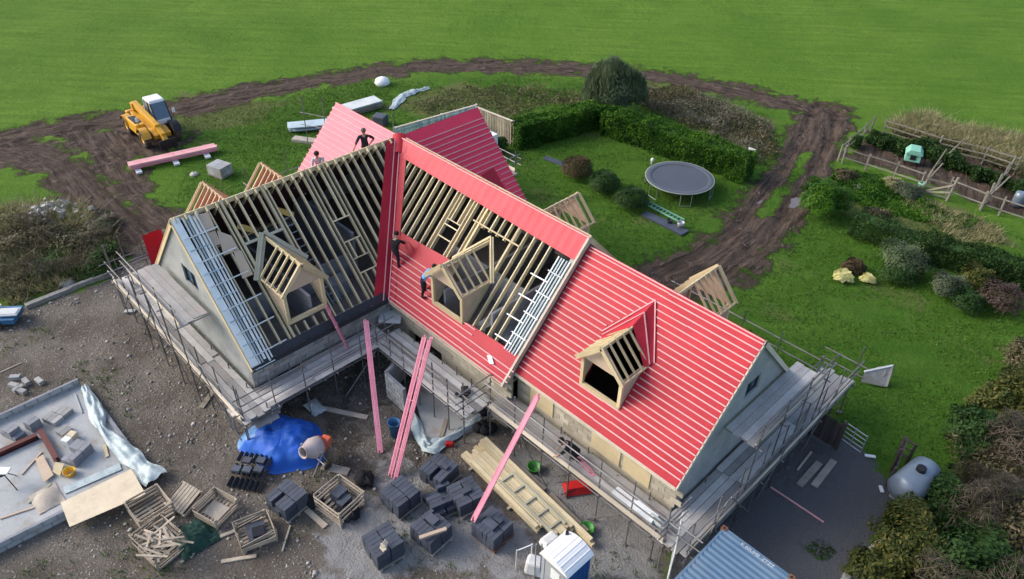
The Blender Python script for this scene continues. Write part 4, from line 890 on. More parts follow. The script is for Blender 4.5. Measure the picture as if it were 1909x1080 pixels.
# ---- tarpaulin over a heap
c = G(528, 828); b = MB(); NU, NV = 110, 30
def tf(u, v):
    a_ = u*2*math.pi; rad = v*(1.50+.16*math.sin(2*a_+.6)+.10*math.sin(5*a_)); x = rad*math.cos(a_)*1.10; y = rad*math.sin(a_)*.98
    z = .95*max(0, 1-v**2.0)**.8 + .16*(float(vnoise(np.array([x+5]), np.array([y+5]), 1.5, 71)[0])-.5) + .13*(float(vnoise(np.array([x*1.6-y]), np.array([x+y*1.4]), 2.6, 72)[0])-.5) + .05 - .10*abs(float(vnoise(np.array([x-.6*y]), np.array([y*.5+9]), 2.4, 73)[0])-.5); z -= sum(.085*v*(1-v*.5)*math.exp(-((a_-ak+.5*(v-.5)*sk)/.09)**2) for ak, sk in ((.5, 1), (1.5, -1.2), (2.3, .6), (3.4, 1.4), (4.3, -.8), (5.5, .9))); z = max(.02+.03*(1-v), z*min(1, (1.02-v)*5))
    cx = .25*(1-v); return Vector((c.x+x+cx, c.y+y-cx*.2, z))
b.grid(tf, NU, NV); b.m = [1 if (0.52 < (i % NU)/NU < .66 and (i//NU)/NV > .55) else 0 for i in range(len(b.f))]
t = b.build('tarpaulin', [M['tarp'], M['tarpback']], smooth=True); tag(t, 'bright blue tarpaulin draped over a heap of sand', 'tarpaulin')
for (px, py, lab) in ((487, 808, 'grey stone weighing down the left edge of the tarpaulin'), (533, 852, 'flat grey stone on the front of the tarpaulin'), (474, 855, 'pale block at the left front corner of the tarpaulin')):
    q = G(px, py, .35 if px != 474 else .1); m = MB(); m.box(q+Vector((0, 0, .06)), (.26, .2, .12), Matrix.Rotation(px*.1, 3, 'Z'), .8); tag(m.build('stone', M['stone'], bevel=.03), lab, 'stone')
q = G(588, 762); b = MB(); b.grid(lambda u, v: Vector((q.x+(u-.5)*.9, q.y+(v-.5)*.6, .05+.22*math.sin(math.pi*u)*math.sin(math.pi*v)+.05*random.random())), 8, 6); tag(b.build('plastic_wrap', M['plastic']), 'crumpled pale blue plastic wrap behind the tarpaulin', 'plastic')
# ---- cement mixer
c = G(583, 872); t = thing('cement_mixer', 'orange and grey cement mixer with its drum facing the slates', 'mixer', (c.x, c.y, 0))
dr = Vector((.12, -.86, .28)).normalized(); o = Vector((c.x-.02, c.y+.12, .95))
b = MB(); b.lathe(o-dr*.52, dr, [(0, .05), (.01, .22), (.18, .38), (.48, .40), (.62, .34), (.88, .22), (.92, .23), (.90, .19), (.6, .28), (.3, .3), (.25, .02)], 20); b.build('drum', M['cement'], t, smooth=True)
b = MB(); b.lathe(o-dr*.56, dr, [(0, .06), (.0, .24), (.18, .385), (.24, .40)], 20); b.build('drum_base', M['orange'], t, smooth=True)
b = MB(); b.lathe(o+dr*.02, dr, [(0, .01), (0, .27)], 20); b.build('drum_shade_disc', M['black'], t)  # black disc added in the mouth for the shade inside the drum
b = MB(); b.lathe(o+dr*.37, dr, [(0, .215), (.03, .245), (.05, .235), (.03, .20)], 20); b.build('drum_rim', M['cement'], t, smooth=True)
b = MB(); b.box(o-dr*.7+Vector((0, 0, .06)), (.34, .3, .36), Matrix.Rotation(.4, 3, 'Z')); b.build('motor_housing', M['orange'], t, bevel=.04)
for s in (-1, 1):
    x = Vector((.42*s, .16*s, 0))
    for d in (-.38, .38): b = MB(); b.tube(o+x-Vector((0, 0, .1)), Vector((c.x+x.x*.95, c.y+x.y+d, .02)), .025); b.build('leg', M['galv'], t)
    b = MB(); b.beam(o+x+Vector((0, 0, -.12)), o+x+Vector((0, 0, .06)), .08, .06); b.build('yoke', M['galv'], t)
b = MB(); b.tube(Vector((c.x-.42, c.y+.25, .25)), Vector((c.x+.42, c.y+.3, .25)), .022); b.build('axle', M['galv'], t)
for s in (-1, 1): b = MB(); b.lathe((c.x+.44*s, c.y+.38, .16), (s, .1, 0), [(0, .02), (0, .16), (.07, .16), (.07, .02)], 12); b.build('wheel', M['tyre'], t)
for i, (px, py, s_, lab) in enumerate(((652, 960, .42, 'black rubbish bag slumped against the front of the open slate crate'), (680, 898, .40, 'black rubbish bag behind the open slate crate'), (588, 938, .36, 'dark bag between a slate pallet and the open slate crate'))):
    c = G(px, py); b = MB(); b.grid(lambda u, v: Vector((c.x+s_*math.cos(6.283*u)*math.sin(3.14*v)*(1+.2*math.sin(5*u*6.283+i)), c.y+s_*math.sin(6.283*u)*math.sin(3.14*v)*.9, max(.01, (s_*.42-s_*.5*math.cos(3.14*(1-v)))*(1+.3*math.sin(4*u*6.283+6*v)*math.sin(3.1*v))+.06*math.sin(9*v+7*u*6.283)))), 16, 8); tag(b.build('rubbish_bag', M['blackcloth'], smooth=True), lab, 'bag')
p, q = G(455, 783, 1.25), G(520, 752, 1.25)
for k in range(3):
    d_ = (q-p).normalized(); s_ = Vector((d_.y, -d_.x, 0)); m = MB(); o_ = s_*(.12+.24*k); m.beam(p+o_+d_*.1*k, q+o_-d_*.15*k, .23, .04); tag(m.build('plank', M['sboard' if k else 'palebat']), ('pale plank jutting out below the corner of the left scaffold, next to its deck', 'middle plank of three jutting out below the corner of the left scaffold', 'outermost plank jutting out below the corner of the left scaffold, over the tarpaulin')[k], 'plank')
# ---- leaning batten bundles
def bundle(label, foot, fz, head, hd, n=6, sp=.055, face=None):
    p = G(*foot, fz) if isinstance(foot[0], (int, float)) and len(foot) == 2 else Vector(foot)
    q = hd
    t = thing('batten_bundle', label, 'batten bundle', (p.x, p.y, fz), group='bundles of pink battens leaning on the scaffolds')
    d = (q-p).normalized(); s = d.cross(Vector((0, 0, 1))).normalized(); u = s.cross(d)
    for i in range(n):
        if n >= 6 and i == n//2: continue
        for j in range(2):
            o_ = s*(i-(n-1)/2)*sp + u*(j*.032) + d*random.uniform(-.10, .10); b = MB(); b.beam(p+o_, q+o_, .046, .026, u); b.build('batten', M['bundle'], t)
    for f in (.2, .55, .85): b = MB(); b.beam(p.lerp(q, f)-s*(n*sp/2+.01)+u*.016, p.lerp(q, f)+s*(n*sp/2+.01)+u*.016, .02, .085, u); b.build('strap', M['batten'], t)
    return t
bundle('bundle of pink battens leaning steeply on the left wing scaffold', (709, 843), .05, None, PXp(682, 598, 5.60), 4)
bundle('pair of pink batten bundles leaning on the scaffold beside the valley', (733, 888), .05, None, PYp(797, 630, -5.95), 7, .06)
bundle('long pale pink batten bundle leaning from a slate pallet to the lower wing scaffold', (884, 968), .8, None, PYp(1003, 738, -4.95), 4, .05)
bundle('small bundle of pink battens lying on the dark fascia beside the front dormer', (648, 650), 1.65, None, PXp(607, 570, 4.45), 3, .1)
bundle('loose pink battens lying flat on the lower wing scaffold behind the crouching worker', (1105, 884), 1.64, None, G(1075, 852, 1.7), 3, .06)
# ---- timber stack
c0, c1, c2 = G(905, 826, .0), G(1110, 1022, .0), G(860, 852, .0)
e = (c1-c0); L = e.length; e.normalize(); s = Vector((e.y, -e.x, 0))
t = thing('timber_stack', 'long flat stack of joists with a ladder shaped frame on top, behind the portable toilet', 'timber stack', (c0.x, c0.y, 0))
for q in (.12, .5, .88): b = MB(); b.beam(c0+e*L*q*.98-s*.1+Vector((0, 0, .06)), c0+e*L*q*.98+s*1.35+Vector((0, 0, .06)), .1, .1); b.build('bearer', M['oldwood'], t)
for lay in range(2):
    for i in range(8):
        off = .06+i*.155; l0, l1 = random.uniform(0, .25)+(.0 if i < 3 else .35*lay), L-random.uniform(0, .2)-(0 if i == 0 else .9 if i < 6 else 1.6)
        b = MB(); z = .17+lay*.15; b.beam(c0+e*l0+s*off+Vector((0, 0, z)), c0+e*l1+s*(off+random.uniform(-.02, .02))+Vector((0, 0, z)), .145, .13); b.build('joist', M['rafter' if (i+lay) % 3 else 'pine'], t)
fr = Vector((0, 0, .42))
for off in (.35, .95): b = MB(); b.beam(c0+e*2.0+s*off+fr, c0+e*4.9+s*off+fr, .09, .08); b.build('frame_rail', M['treated'], t)
for i in range(5): q = c0+e*(2.1+i*.65)+fr; b = MB(); b.beam(q+s*.30, q+s*1.0, .08, .07); b.build('frame_rung', M['treated'], t)
b = MB(); b.beam(c0+e*.3+s*(-.18)+Vector((0, 0, .1)), c0+e*3.2+s*(-.25)+Vector((0, 0, .1)), .16, .05); tag(b.build('plank', M['oldwood']), 'grey plank lying beside the joist stack towards the house', 'plank')
b = MB(); b.beam(c0+e*3.5+s*(-.22)+Vector((0, 0, .12)), c0+e*5.5+s*(-.15)+Vector((0, 0, .12)), .18, .16); tag(b.build('plank', M['crate']), 'pale plank lying beside the joist stack near the scaffold poles', 'plank')
def tub(label, px, r_=.26, hgt=.22, m='green', tilt=(0, 0, 1)):
    c = G(*px); t_ = thing('tub', label, 'tub', (c.x, c.y, 0)); b = MB(); b.lathe((c.x, c.y, .01), tilt, [(0, .01), (0, r_*.75), (hgt, r_), (hgt+.015, r_*1.07), (hgt, r_*.94), (.03, r_*.68), (.03, .01)], 18); b.build('shell', M[m], t_, smooth=True)
    for s_ in (-1, 1): b = MB(); b.path([Vector((c.x+s_*r_*1.0, c.y-.08, hgt)), Vector((c.x+s_*r_*1.22, c.y, hgt+.05)), Vector((c.x+s_*r_*1.0, c.y+.08, hgt))], .012); b.build('handle', M[m], t_)
tub('bright green flexible tub by the upper end of the joist stack', (996, 877)); tub('bright green tub lying by the near end of the joist stack', (1094, 990), .24, .2)
tub('yellow builder\'s bucket on the concrete slab', (134, 889), .2, .32, 'bucket'); tub('blue plastic drum between the two leaning batten bundles', (737, 812), .24, .75, 'bluep')
c = G(1078, 912); t = thing('wheelbarrow', 'red wheelbarrow tray lying upside down under the lower wing scaffold', 'wheelbarrow', (c.x, c.y, 0), 1.0)
b = MB(); b.add([(-.45, -.16, .3), (.35, -.2, .34), (.35, .2, .34), (-.45, .16, .3), (-.55, -.3, .06), (.5, -.32, .06), (.5, .32, .06), (-.55, .3, .06)], [(0, 1, 2, 3), (0, 4, 5, 1), (1, 5, 6, 2), (2, 6, 7, 3), (3, 7, 4, 0)]); b.build('tray', M['redp'], t, local=True)
b = MB(); b.lathe((.52, -.04, .2), (0, 1, 0), [(0, .02), (0, .18), (.08, .18), (.08, .02)], 12); b.build('wheel', M['tyre'], t, local=True)
for s_ in (-1, 1): b = MB(); b.tube((.4, .1*s_, .3), (-.75, .28*s_, .2), .016); b.build('handle', M['black'], t, local=True)
# insulation packs and pipe on the front scaffold
p0, p1 = G(1160, 925, 1.65), G(1225, 975, 1.65)
d = (p1-p0).normalized(); s = Vector((d.y, -d.x, 0))
for i, lab in enumerate(('white sheet of board lying on the lower wing scaffold near its corner', 'pale grey box of trims on the scaffold corner below the eaves')):
    m = MB(); q = p0.lerp(p1, .15+.5*i); m.beam(q-d*(.55 if i == 0 else .4)+s*.05+Vector((0, 0, .05+.08*i)), q+d*.45+s*.05+Vector((0, 0, .05+.08*i)), .42, .05+.12*i); tag(m.build('board_pack', M['white'] if i == 0 else M['palebat']), lab, 'board' if i == 0 else 'box')
m = MB(); m.lathe(G(1212, 962, 1.78), d, [(0, .01), (0, .13), (.75, .13), (.75, .1), (.05, .1)], 14); tag(m.build('plastic_roll', M['plastic'], smooth=True), 'pale blue roll of plastic on the scaffold corner', 'roll')
c = G(728, 595, 1.62); m = MB(); m.box(c+Vector((.05, 0, .17)), (.95, .75, .14), Matrix.Rotation(.75, 3, 'Z')); tag(m.build('white_box', M['white']), 'white slab on the scaffold corner below the red valley', 'slab')
c = G(862, 735, 1.62); t = thing('tool_heap', 'dark heap of tools on the scaffold below the covered eaves', 'tools', (c.x, c.y, 1.6))
for i in range(7): b = MB(); q = c+Vector((random.uniform(-.25, .25), random.uniform(-.2, .2), .06)); b.beam(q, q+Vector((random.uniform(-.3, .3), random.uniform(-.3, .3), .03)), .12, .1); b.build('tool', M['black'], t)
# ---- blockwork porch in the courtyard
def block_wall(label, a, b_, z0, rows, group='low blockwork walls', end='concrete block'):
    a, b_ = Vector(a), Vector(b_); d = b_-a; L = d.length; d.normalize(); rz = math.atan2(d.y, d.x)
    t = thing('block_wall', label, 'wall', (a.x, a.y, z0), rz, group); me = None; n = max(1, round(L/.45)); bl = L/n
    for r_ in range(rows):
        for i in range(n + (r_ % 2)):
            x0 = max(0, i*bl-(bl/2 if r_ % 2 else 0)); x1 = min(L, x0+(bl if not (r_ % 2 and i in (0, n)) else bl/2))
            b = MB(); b.box(((x0+x1)/2, random.uniform(-.004, .004), .108+r_*.225), (x1-x0-.045, .15, .18)); b.build('block', M['conc'], t, local=True)
    m = MB(); m.box((L/2, 0, rows*.1125), (L-.02, .115, rows*.225-.02)); m.build('mortar', M['interior'], t, local=True)
    return t
w0, w1, w2 = G(724, 738), G(758, 770), G(748, 712)
block_wall('pale block wall of a small porch beside the leaning pink bundles', (w0.x, w0.y, 0), (w1.x, w1.y, 0), 0, 6)
block_wall('short return of the porch block wall running towards the house', (w0.x, w0.y, 0), (w0.x-.5, w0.y+1.3, 0), 0, 6)
# courtyard slab with polythene edges
cs = [G(765, 715), G(842, 680), G(935, 750), G(890, 800), G(800, 838)]
b = MB(); b.prism([(p.x, p.y, .0) for p in reversed(cs)], (0, 0, .07)); tag(b.build('courtyard_slab', M['conc']), kind='structure')
def drape(label, pts, wds, z, seed, m='plastic'):
    P = [G(*p, z) for p in pts]; b = MB(); nu = 10*(len(P)-1); g = np.random.default_rng(seed); ph = g.uniform(0, 6, 4)
    def fn(u, v):
        f = u*(len(P)-1); i = min(int(f), len(P)-2); q = P[i].lerp(P[i+1], f-i); wd = wds[i]*(1-(f-i))+wds[i+1]*(f-i); d = (P[i+1]-P[i]).normalized(); s_ = Vector((d.y, -d.x, 0))
        zz_ = .02+.22*float(vnoise(np.array([u*len(P)*1.7+seed]), np.array([v*2.6]), 1.6, 90+seed)[0])*math.sin(math.pi*min(1, v*1.05+.02))**.5+.10*(float(vnoise(np.array([u*len(P)*4.2]), np.array([v*5+seed]), 1.3, 91)[0])-.5)
        return q + s_*(v-.5)*wd*(1+.18*math.sin(17*u+ph[2])+.1*math.sin(31*u+ph[3])) + Vector((0, 0, max(.015, zz_)))
    b.grid(fn, nu, 12); return tag(b.build('polythene_sheet', M[m], smooth=True), label, 'plastic sheet')
drape('pale polythene sheet bunched along the front edge of the courtyard slab', [(765, 760), (783, 815), (800, 838), (850, 812), (895, 778)], [.25, .45, .6, .4, .25], .08, 3)
m = MB(); p, q = G(800, 842), G(880, 800)
m.beam(p+Vector((0, 0, .06)), q+Vector((0, 0, .06)), .14, .1); tag(m.build('plank', M['oldwood']), 'grey plank along the front edge of the courtyard slab', 'plank')
m = MB(); p, q = G(822, 815, .1), G(832, 782, .1); m.beam(p, q, .16, .04); tag(m.build('plank', M['crate']), 'short plank lying on the courtyard slab', 'plank')
c = G(838, 832); m = MB(); m.box(c+Vector((0, 0, .12)), (.3, .18, .2), Matrix.Rotation(.7, 3, 'Z')); tag(m.build('fuel_can', M['redp'], bevel=.03), 'small red can by the corner of the courtyard slab', 'can')
c = G(905, 792); t = thing('rubble_bags', 'dark heap of rubble bags at the corner of the courtyard', 'bags', (c.x, c.y, 0))
for i in range(6): b = MB(); b.lathe(c+Vector((random.uniform(-.5, .5), random.uniform(-.4, .4), 0)), (0, 0, 1), [(0, .2), (.12, .27), (.28, .2), (.36, .05)], 9); b.build('bag', M['blackcloth'], t, smooth=True)
# ---- foundation at lower left
FZ = .12
corner = [(-120, 850), (0, 790), (155, 722), (240, 830), (290, 893), (255, 905), (128, 962), (0, 1032), (-150, 1105)]
b = MB(); cs = [G(*p) for p in corner]; b.prism([(p.x, p.y, -.1) for p in reversed(cs)], (0, 0, .1+FZ)); tag(b.build('foundation_slab', M['conc']), kind='structure')
block_wall('low kerb of blocks along the far edge of the foundation slab', tuple(G(-110, 842, 0)), tuple(G(152, 720, 0)), 0, 2, 'kerb walls of the foundation slab')
block_wall('low kerb of blocks along the near edge of the foundation slab', tuple(G(-140, 1100, 0)), tuple(G(126, 966, 0)), 0, 2, 'kerb walls of the foundation slab')
block_wall('low kerb of blocks under the polythene sheet at the right edge of the foundation slab', tuple(G(160, 725, 0)), tuple(G(275, 880, 0)), 0, 1, 'kerb walls of the foundation slab')
drape('long crumpled polythene sheet along the right edge of the foundation slab', [(158, 722), (178, 765), (190, 800), (230, 840), (262, 868), (292, 895)], [.35, .55, .4, .6, .75, .8], .24, 9)
def ibeam(label, a, b_):
    p, q = G(*a, FZ), G(*b_, FZ); m = MB()
    for z, wd, h in ((.015, .2, .02), (.12, .03, .19), (.225, .2, .02)): m.beam(p+Vector((0, 0, z)), q+Vector((0, 0, z)), wd, h)
    tag(m.build('steel_beam', M['oxide']), label, 'steel beam')
ibeam('red oxide steel beam lying along the slab towards the left edge', (-40, 868), (72, 817)); ibeam('short red oxide steel beam laid across the end of the longer one', (78, 808), (108, 862))
def bstack(label, px, ang, nx, ny, nz, m='block', gap=.0):
    c = G(*px, FZ); t = thing('block_stack', label, 'block stack', (c.x, c.y, FZ), ang, 'stacks of blocks on the foundation slab')
    for k in range(nz):
        for i in range(nx):
            for j in range(ny):
                if nz > 1 and k == nz-1 and random.random() < .25: continue
                b = MB(); b.box(((i-(nx-1)/2)*.225, (j-(ny-1)/2)*.45, .11+k*.22), (.213, .43, .21), Matrix.Rotation(random.uniform(-.04, .04), 3, 'Z')); b.build('block', M[m], t, local=True)
bstack('stack of grey blocks at the left edge of the slab by the far kerb', (27, 812), .35, 4, 1, 2, 'interior'); bstack('dark blocks beside the end of the long steel beam', (65, 797), .3, 2, 1, 2, 'interior')
bstack('stack of grey blocks by the far kerb near the slab corner', (110, 778), .4, 3, 2, 1); bstack('stack of grey blocks with pale boxes behind it in the middle of the slab', (147, 852), .45, 3, 2, 2, 'interior'); bstack('flat pale block lying behind the middle stack', (122, 808), .3, 2, 1, 1)
for (px, lab, mm) in (((128, 828), 'white box beside the middle block stack', 'white'), ((138, 818), 'cream box behind the middle block stack', 'osb')): c = G(*px, FZ); m = MB(); m.box(c+Vector((0, 0, .15)), (.3, .26, .3), Matrix.Rotation(.5, 3, 'Z')); tag(m.build('carton', M[mm]), lab, 'box')
def board(label, pts, z, m='osb', th=.018, nm='board', cat='board'):
    P = [G(*p, z) for p in pts]; b = MB(); b.prism([(p.x, p.y, z) for p in P], (0, 0, th)); tag(b.build(nm, M[m]), label, cat)
board('large pale strand board sheet overlapping the near corner of the slab', [(130, 983), (272, 922), (245, 875), (113, 938)], .42)
board('small pale board leaning flat beside the short steel beam', [(82, 900), (100, 886), (80, 848), (66, 857)], .22, 'ply')
board('greyish wood offcuts beside the yellow bucket', [(98, 880), (112, 888), (120, 865), (103, 862)], .26, 'pine')
for (a, b_, wd, lab, mm) in (((0, 967), (66, 945), .07, 'long pale batten lying on the slab near its front edge', 'ply'), ((52, 938), (95, 902), .1, 'greenish plank lying on the slab', 'treated'), ((40, 885), (78, 843), .05, 'thin pale stick leaning by the small board', 'ply'), ((195, 830), (200, 852), .12, 'short chunk of wood in the middle of the slab', 'pine'),
                             ((140, 735), (153, 770), .05, 'grey pole lying near the far slab corner', 'galv'), ((120, 915), (225, 870), .35, 'dull grey film lying behind the strand board', 'plastic')):
    p, q = G(*a, FZ+.03), G(*b_, FZ+.03); m = MB(); m.beam(p, q, wd, .04); tag(m.build('plank' if wd > .06 else 'stick', M[mm]), lab, 'plank' if wd > .06 else 'stick')
c = G(18, 905, FZ); t = thing('saw_stand', 'folding saw stand with black legs and a pale top at the left edge', 'saw stand', (c.x, c.y, FZ))
for an in (.3, 2.4, 4.5): b = MB(); b.tube(c+Vector((0, 0, .75)), c+Vector((.45*math.cos(an), .45*math.sin(an), 0)), .018); b.build('leg', M['black'], t)
b = MB(); b.beam(c+Vector((-.35, -.35, .80)), c+Vector((.2, .2, .80)), .3, .06); b.build('table_top', M['white'], t)
b = MB(); b.box(c+Vector((0, 0, .70)), (.24, .2, .16)); b.build('motor', M['black'], t)
b = MB(); c = G(88, 930, FZ)
b.grid(lambda u, v: Vector((c.x+(u-.5)*1.1, c.y+(v-.5)*.9, FZ+.02+.16*max(0, 1-4.2*((u-.5)**2+(v-.5)**2))+.02*random.random())), 12, 10); tag(b.build('sand_heap', M['oldwood'], smooth=True), 'small heap of brown sand on the slab', 'sand heap', kind='stuff')
# loose blocks beyond the slab
t = None
for i, (px, py, an) in enumerate(((28, 722, .5), (50, 715, .1), (36, 728, 1.8), (42, 733, .4), (75, 714, .2), (30, 707, .9))):
    c = G(px, py); m = MB(); m.box((c.x, c.y, .1), (.42, .2, .18), Matrix.Rotation(an, 3, 'Z')); o = m.build('loose_block', M['block']); tag(o, ('loose concrete block leftmost in the scatter beyond the foundation slab', 'loose concrete block in the middle of the scatter, beside two crossed ones', 'loose concrete block turned end on in the scatter beyond the slab', 'loose concrete block nearest the slab in the scatter', 'single loose concrete block lying apart, right of the scatter', 'loose concrete block farthest from the slab in the scatter')[i], 'block', 'loose blocks scattered beyond the foundation slab')
p, q = G(48, 572, .1), G(210, 508, .1); m = MB(); m.beam(p, q, .26, .24); tag(m.build('concrete_beam', M['stone']), 'long grey concrete beam lying on the dirt below the brambles', 'beam')
p, q = G(0, 695), G(40, 677); m = MB(); m.beam(p, q, .08, .05); tag(m.build('stick', M['oldwood']), 'grey pole lying on the dirt at the left edge', 'stick')
c = G(243, 582); m = MB(); m.box((c.x, c.y, .06), (.5, .22, .06), Matrix.Rotation(.9, 3, 'Z')); tag(m.build('paving_slab', M['conc']), 'pale broken slab lying below the left scaffold', 'slab')
c = G(8, 600); t = thing('trailer', 'dark teal trailer with a white tray on top at the left edge', 'trailer', (c.x, c.y, 0), .9)
b = MB(); b.box((0, 0, .35), (1.5, 1.0, .3), taper=1.08); b.build('body', M['bluep'], t, local=True, bevel=.03)
b = MB(); b.box((.45, -.1, .62), (.9, .55, .06)); b.build('tray', M['white'], t, local=True); b = MB(); b.box((.45, -.1, .66), (.8, .45, .05)); b.build('liner', M['palebat'], t, local=True)
b = MB(); b.box((-.3, .25, .62), (.5, .35, .22)); b.build('crate', M['white'], t, local=True)
for s_ in (-1, 1): b = MB(); b.lathe((0, .52*s_, .2), (0, s_, 0), [(0, .02), (0, .2), (.12, .2), (.12, .02)], 14); b.build('wheel', M['tyre'], t, local=True)
# ---- portable toilet
a0, a1, a2 = G(1009, 1028, 2.2), G(1059, 1073, 2.2), G(1055, 989, 2.2)
e = (a1-a0).normalized(); c = (a1+a2)/2; rz = math.atan2(e.y, e.x)
t = thing('portable_toilet', 'blue portable toilet with a white curved roof beside the joist stack', 'portable toilet', (c.x, c.y, 0), rz)
W2, D2 = .55, .55
b = MB(); b.box((0, 0, .07), (1.12, 1.12, .14)); b.build('base', M['loogrey'], t, local=True)
for x, y, sx, sy in ((W2-.03, 0, .05, 1.04), (-W2+.03, 0, .05, 1.04), (0, D2-.03, 1.0, .05)): b = MB(); b.box((x, y, 1.12), (sx, sy, 1.96)); b.build('side_panel', M['blue'], t, local=True)
for k in range(5): b = MB(); b.box((W2, -.4+.2*k, 1.1), (.02, .05, 1.7)); b.build('rib', M['blue'], t, local=True)
b = MB(); b.box((0, -D2+.04, 1.05), (.78, .04, 1.8)); dn_ = b.build('door', M['loogrey'], t, local=True); b = MB(); b.box((.05, -D2+.012, 1.55), (.36, .02, .5)); b.build('notice', M['white'], dn_, local=True); b = MB(); b.box((.3, -D2, 1.0), (.04, .05, .16)); b.build('handle', M['black'], dn_, local=True)
for s_ in (-1, 1): b = MB(); b.box((s_*.47, -D2+.04, 1.08), (.12, .06, 1.95)); b.build('door_post', M['loogrey'], t, local=True)
b = MB(); prof = [(-.6+1.2*i/14, 2.1+.26*math.sin(math.pi*i/14)**.8) for i in range(15)]
b.prism([(x, -.6, z) for x, z in prof], (0, 1.2, 0)); rf = b.build('roof', M['white'], t, local=True)
for k in range(6): b = MB(); i = 2+2*k; x, z = prof[i]; b.box((x, 0, z+.004), (.03, 1.16, .016)); b.build('rib', M['white'], rf, local=True)
b = MB(); b.tube((-.42, .45, 2.2), (-.42, .45, 2.36), .055, 12); b.build('vent', M['black'], rf, local=True)
for i, (px, py, lab) in enumerate(((1000, 1035, 'white sack of sand left of the portable toilet'), (1025, 1008, 'white sack behind the portable toilet, lying on the joists'))):
    c = G(px, py, .5 if i else .9); m = MB(); m.box((c.x, c.y, .32 if i == 0 else .52), (.72, .5, .64 if i == 0 else .28), Matrix.Rotation(.5+i, 3, 'Z'), .85); sk_ = m.build('sack', M['bag'], bevel=.1); tag(sk_, lab, 'sack')
t = thing('barrier_frame', 'thin bare metal barrier frame left of the portable toilet', 'barrier', tuple(G(985, 1075)))
p = G(962, 1060, .0); q = G(990, 1050, 0)
for (u_, v_) in ((p+Vector((0, 0, 1.0)), q+Vector((0, 0, 1.05))), (q, q+Vector((0, 0, 1.1))), (p, p+Vector((0, 0, 1.05)))): b = MB(); b.tube(u_, v_, .022); b.build('tube', M['palebat'], t)
p = G(1000, 1090); 
for k in range(3): b = MB(); q = G(996+10*k, 1078); b.tube(q, q+Vector((0, 0, 1.9)), .022); b.build('tube', M['galv'], t)
# fence panel between scaffold and container
a, b_ = G(1258, 1015), G(1240, 1100); t = thing('site_fence_panel', 'galvanised mesh fence panel between the scaffold corner and the container', 'fence panel', tuple(a))
z1 = 1.9
for p in (a, a.lerp(b_, .5), b_): m = MB(); m.tube(p, p+Vector((0, 0, z1)), .025); m.build('tube', M['palebat'], t)
for z in (.1, z1): m = MB(); m.tube(a+Vector((0, 0, z)), b_+Vector((0, 0, z)), .022); m.build('tube', M['palebat'], t)
b = MB()
for k in range(24): q = a.lerp(b_, (k+.5)/24); b.tube(q+Vector((0, 0, .1)), q+Vector((0, 0, z1)), .004, 4)
for k in range(9): z = .2+k*.2; b.tube(a+Vector((0, 0, z)), b_+Vector((0, 0, z)), .004, 4)
tag(b.build('mesh_infill', M['galv'], t), kind='stuff')
# ---- container
k0, k1 = G(1350, 980, 2.6), G(1480, 1075, 2.6); e = (k1-k0).normalized(); s = Vector((e.y, -e.x, 0)); LW = 2.44; LL = 6.06
if s.dot(CAM-k0) < 0: s = -s
t = thing('shipping_container', 'blue corrugated shipping container with white numbers on its roof', 'container', (k0.x, k0.y, 0), math.atan2(e.y, e.x))
sg = 1 if (Matrix.Rotation(-math.atan2(e.y, e.x), 3, 'Z') @ s).y > 0 else -1
def L3(x, y, z): return (x, sg*y, z)
def corr(n, L, d): return [(L*i/n, (d if (i//2) % 2 else 0)) for i in range(n+1)]
b = MB(); b.grid(lambda u, v: Vector(L3(.1+(LW-.2)*u, .12+(LL-.24)*v, 2.56+ (.028 if int(v*112) % 4 < 2 else 0))), 2, 112); b.build('roof', M['container'], t, local=True)
for x in (.02, LW-.02): b = MB(); b.grid(lambda u, v, x=x: Vector(L3(x+(.03 if int(v*100) % 4 < 2 else 0)*(1 if x < 1 else -1), .1+(LL-.2)*v, .16+2.34*u)), 1, 100); b.build('side_panel', M['container'], t, local=True)
b = MB(); b.grid(lambda u, v: Vector(L3(.1+(LW-.2)*v, .02+(.03 if int(v*40) % 4 < 2 else 0), .16+2.34*u)), 1, 40); b.build('end_panel', M['container'], t, local=True)
b = MB(); b.box(L3(LW/2, LL/2, .1), (LW-.1, LL-.1, .12)); b.build('base', M['rust'], t, local=True)
for x in (.06, LW-.06):
    for y in (.07, LL-.07):
        b = MB(); b.box(L3(x, y, 1.3), (.12, .14, 2.3)); b.build('corner_post', M['container'], t, local=True)
        for z in (.07, 2.54): b = MB(); b.box(L3(x, y, z), (.18, .18, .13)); cc_ = b.build('corner_casting', M['rust'], t, local=True); b = MB(); b.tube(L3(x, y, z+.06), L3(x, y, z+.068), .045, 10); b.build('socket', M['black'], cc_, local=True)
    b = MB(); b.beam(L3(x, .1, 2.53), L3(x, LL-.1, 2.53), .08, .1); b.build('top_rail', M['container'], t, local=True)
for y in (.06, LL-.06): b = MB(); b.beam(L3(.1, y, 2.53), L3(LW-.1, y, 2.53), .09, .1); b.build('top_rail', M['container'], t, local=True)
tc = bpy.data.curves.new('roof_number', 'FONT'); tc.body = 'K 60UM8  ZTZZ'; tc.size = .16; tc.extrude = .002; tc.align_x = 'CENTER'; tc.align_y = 'CENTER'; tc.offset = .0
to = bpy.data.objects.new('roof_number', tc); COL.objects.link(to); to.parent = t; tc.materials.append(M['white'])
tpl = Matrix.Rotation(-t.rotation_euler.z, 3, 'Z') @ (G(1412, 1035, 2.61)-Vector((k0.x, k0.y, 0)))
mt_ = bpy.data.meshes.new_from_object(to.evaluated_get(bpy.context.evaluated_depsgraph_get())); bpy.data.objects.remove(to)
to = bpy.data.objects.new('roof_number', mt_); COL.objects.link(to); to.parent = t; mt_.materials.clear(); mt_.materials.append(M['letters'])
to.location = (tpl.x, tpl.y, 2.60)
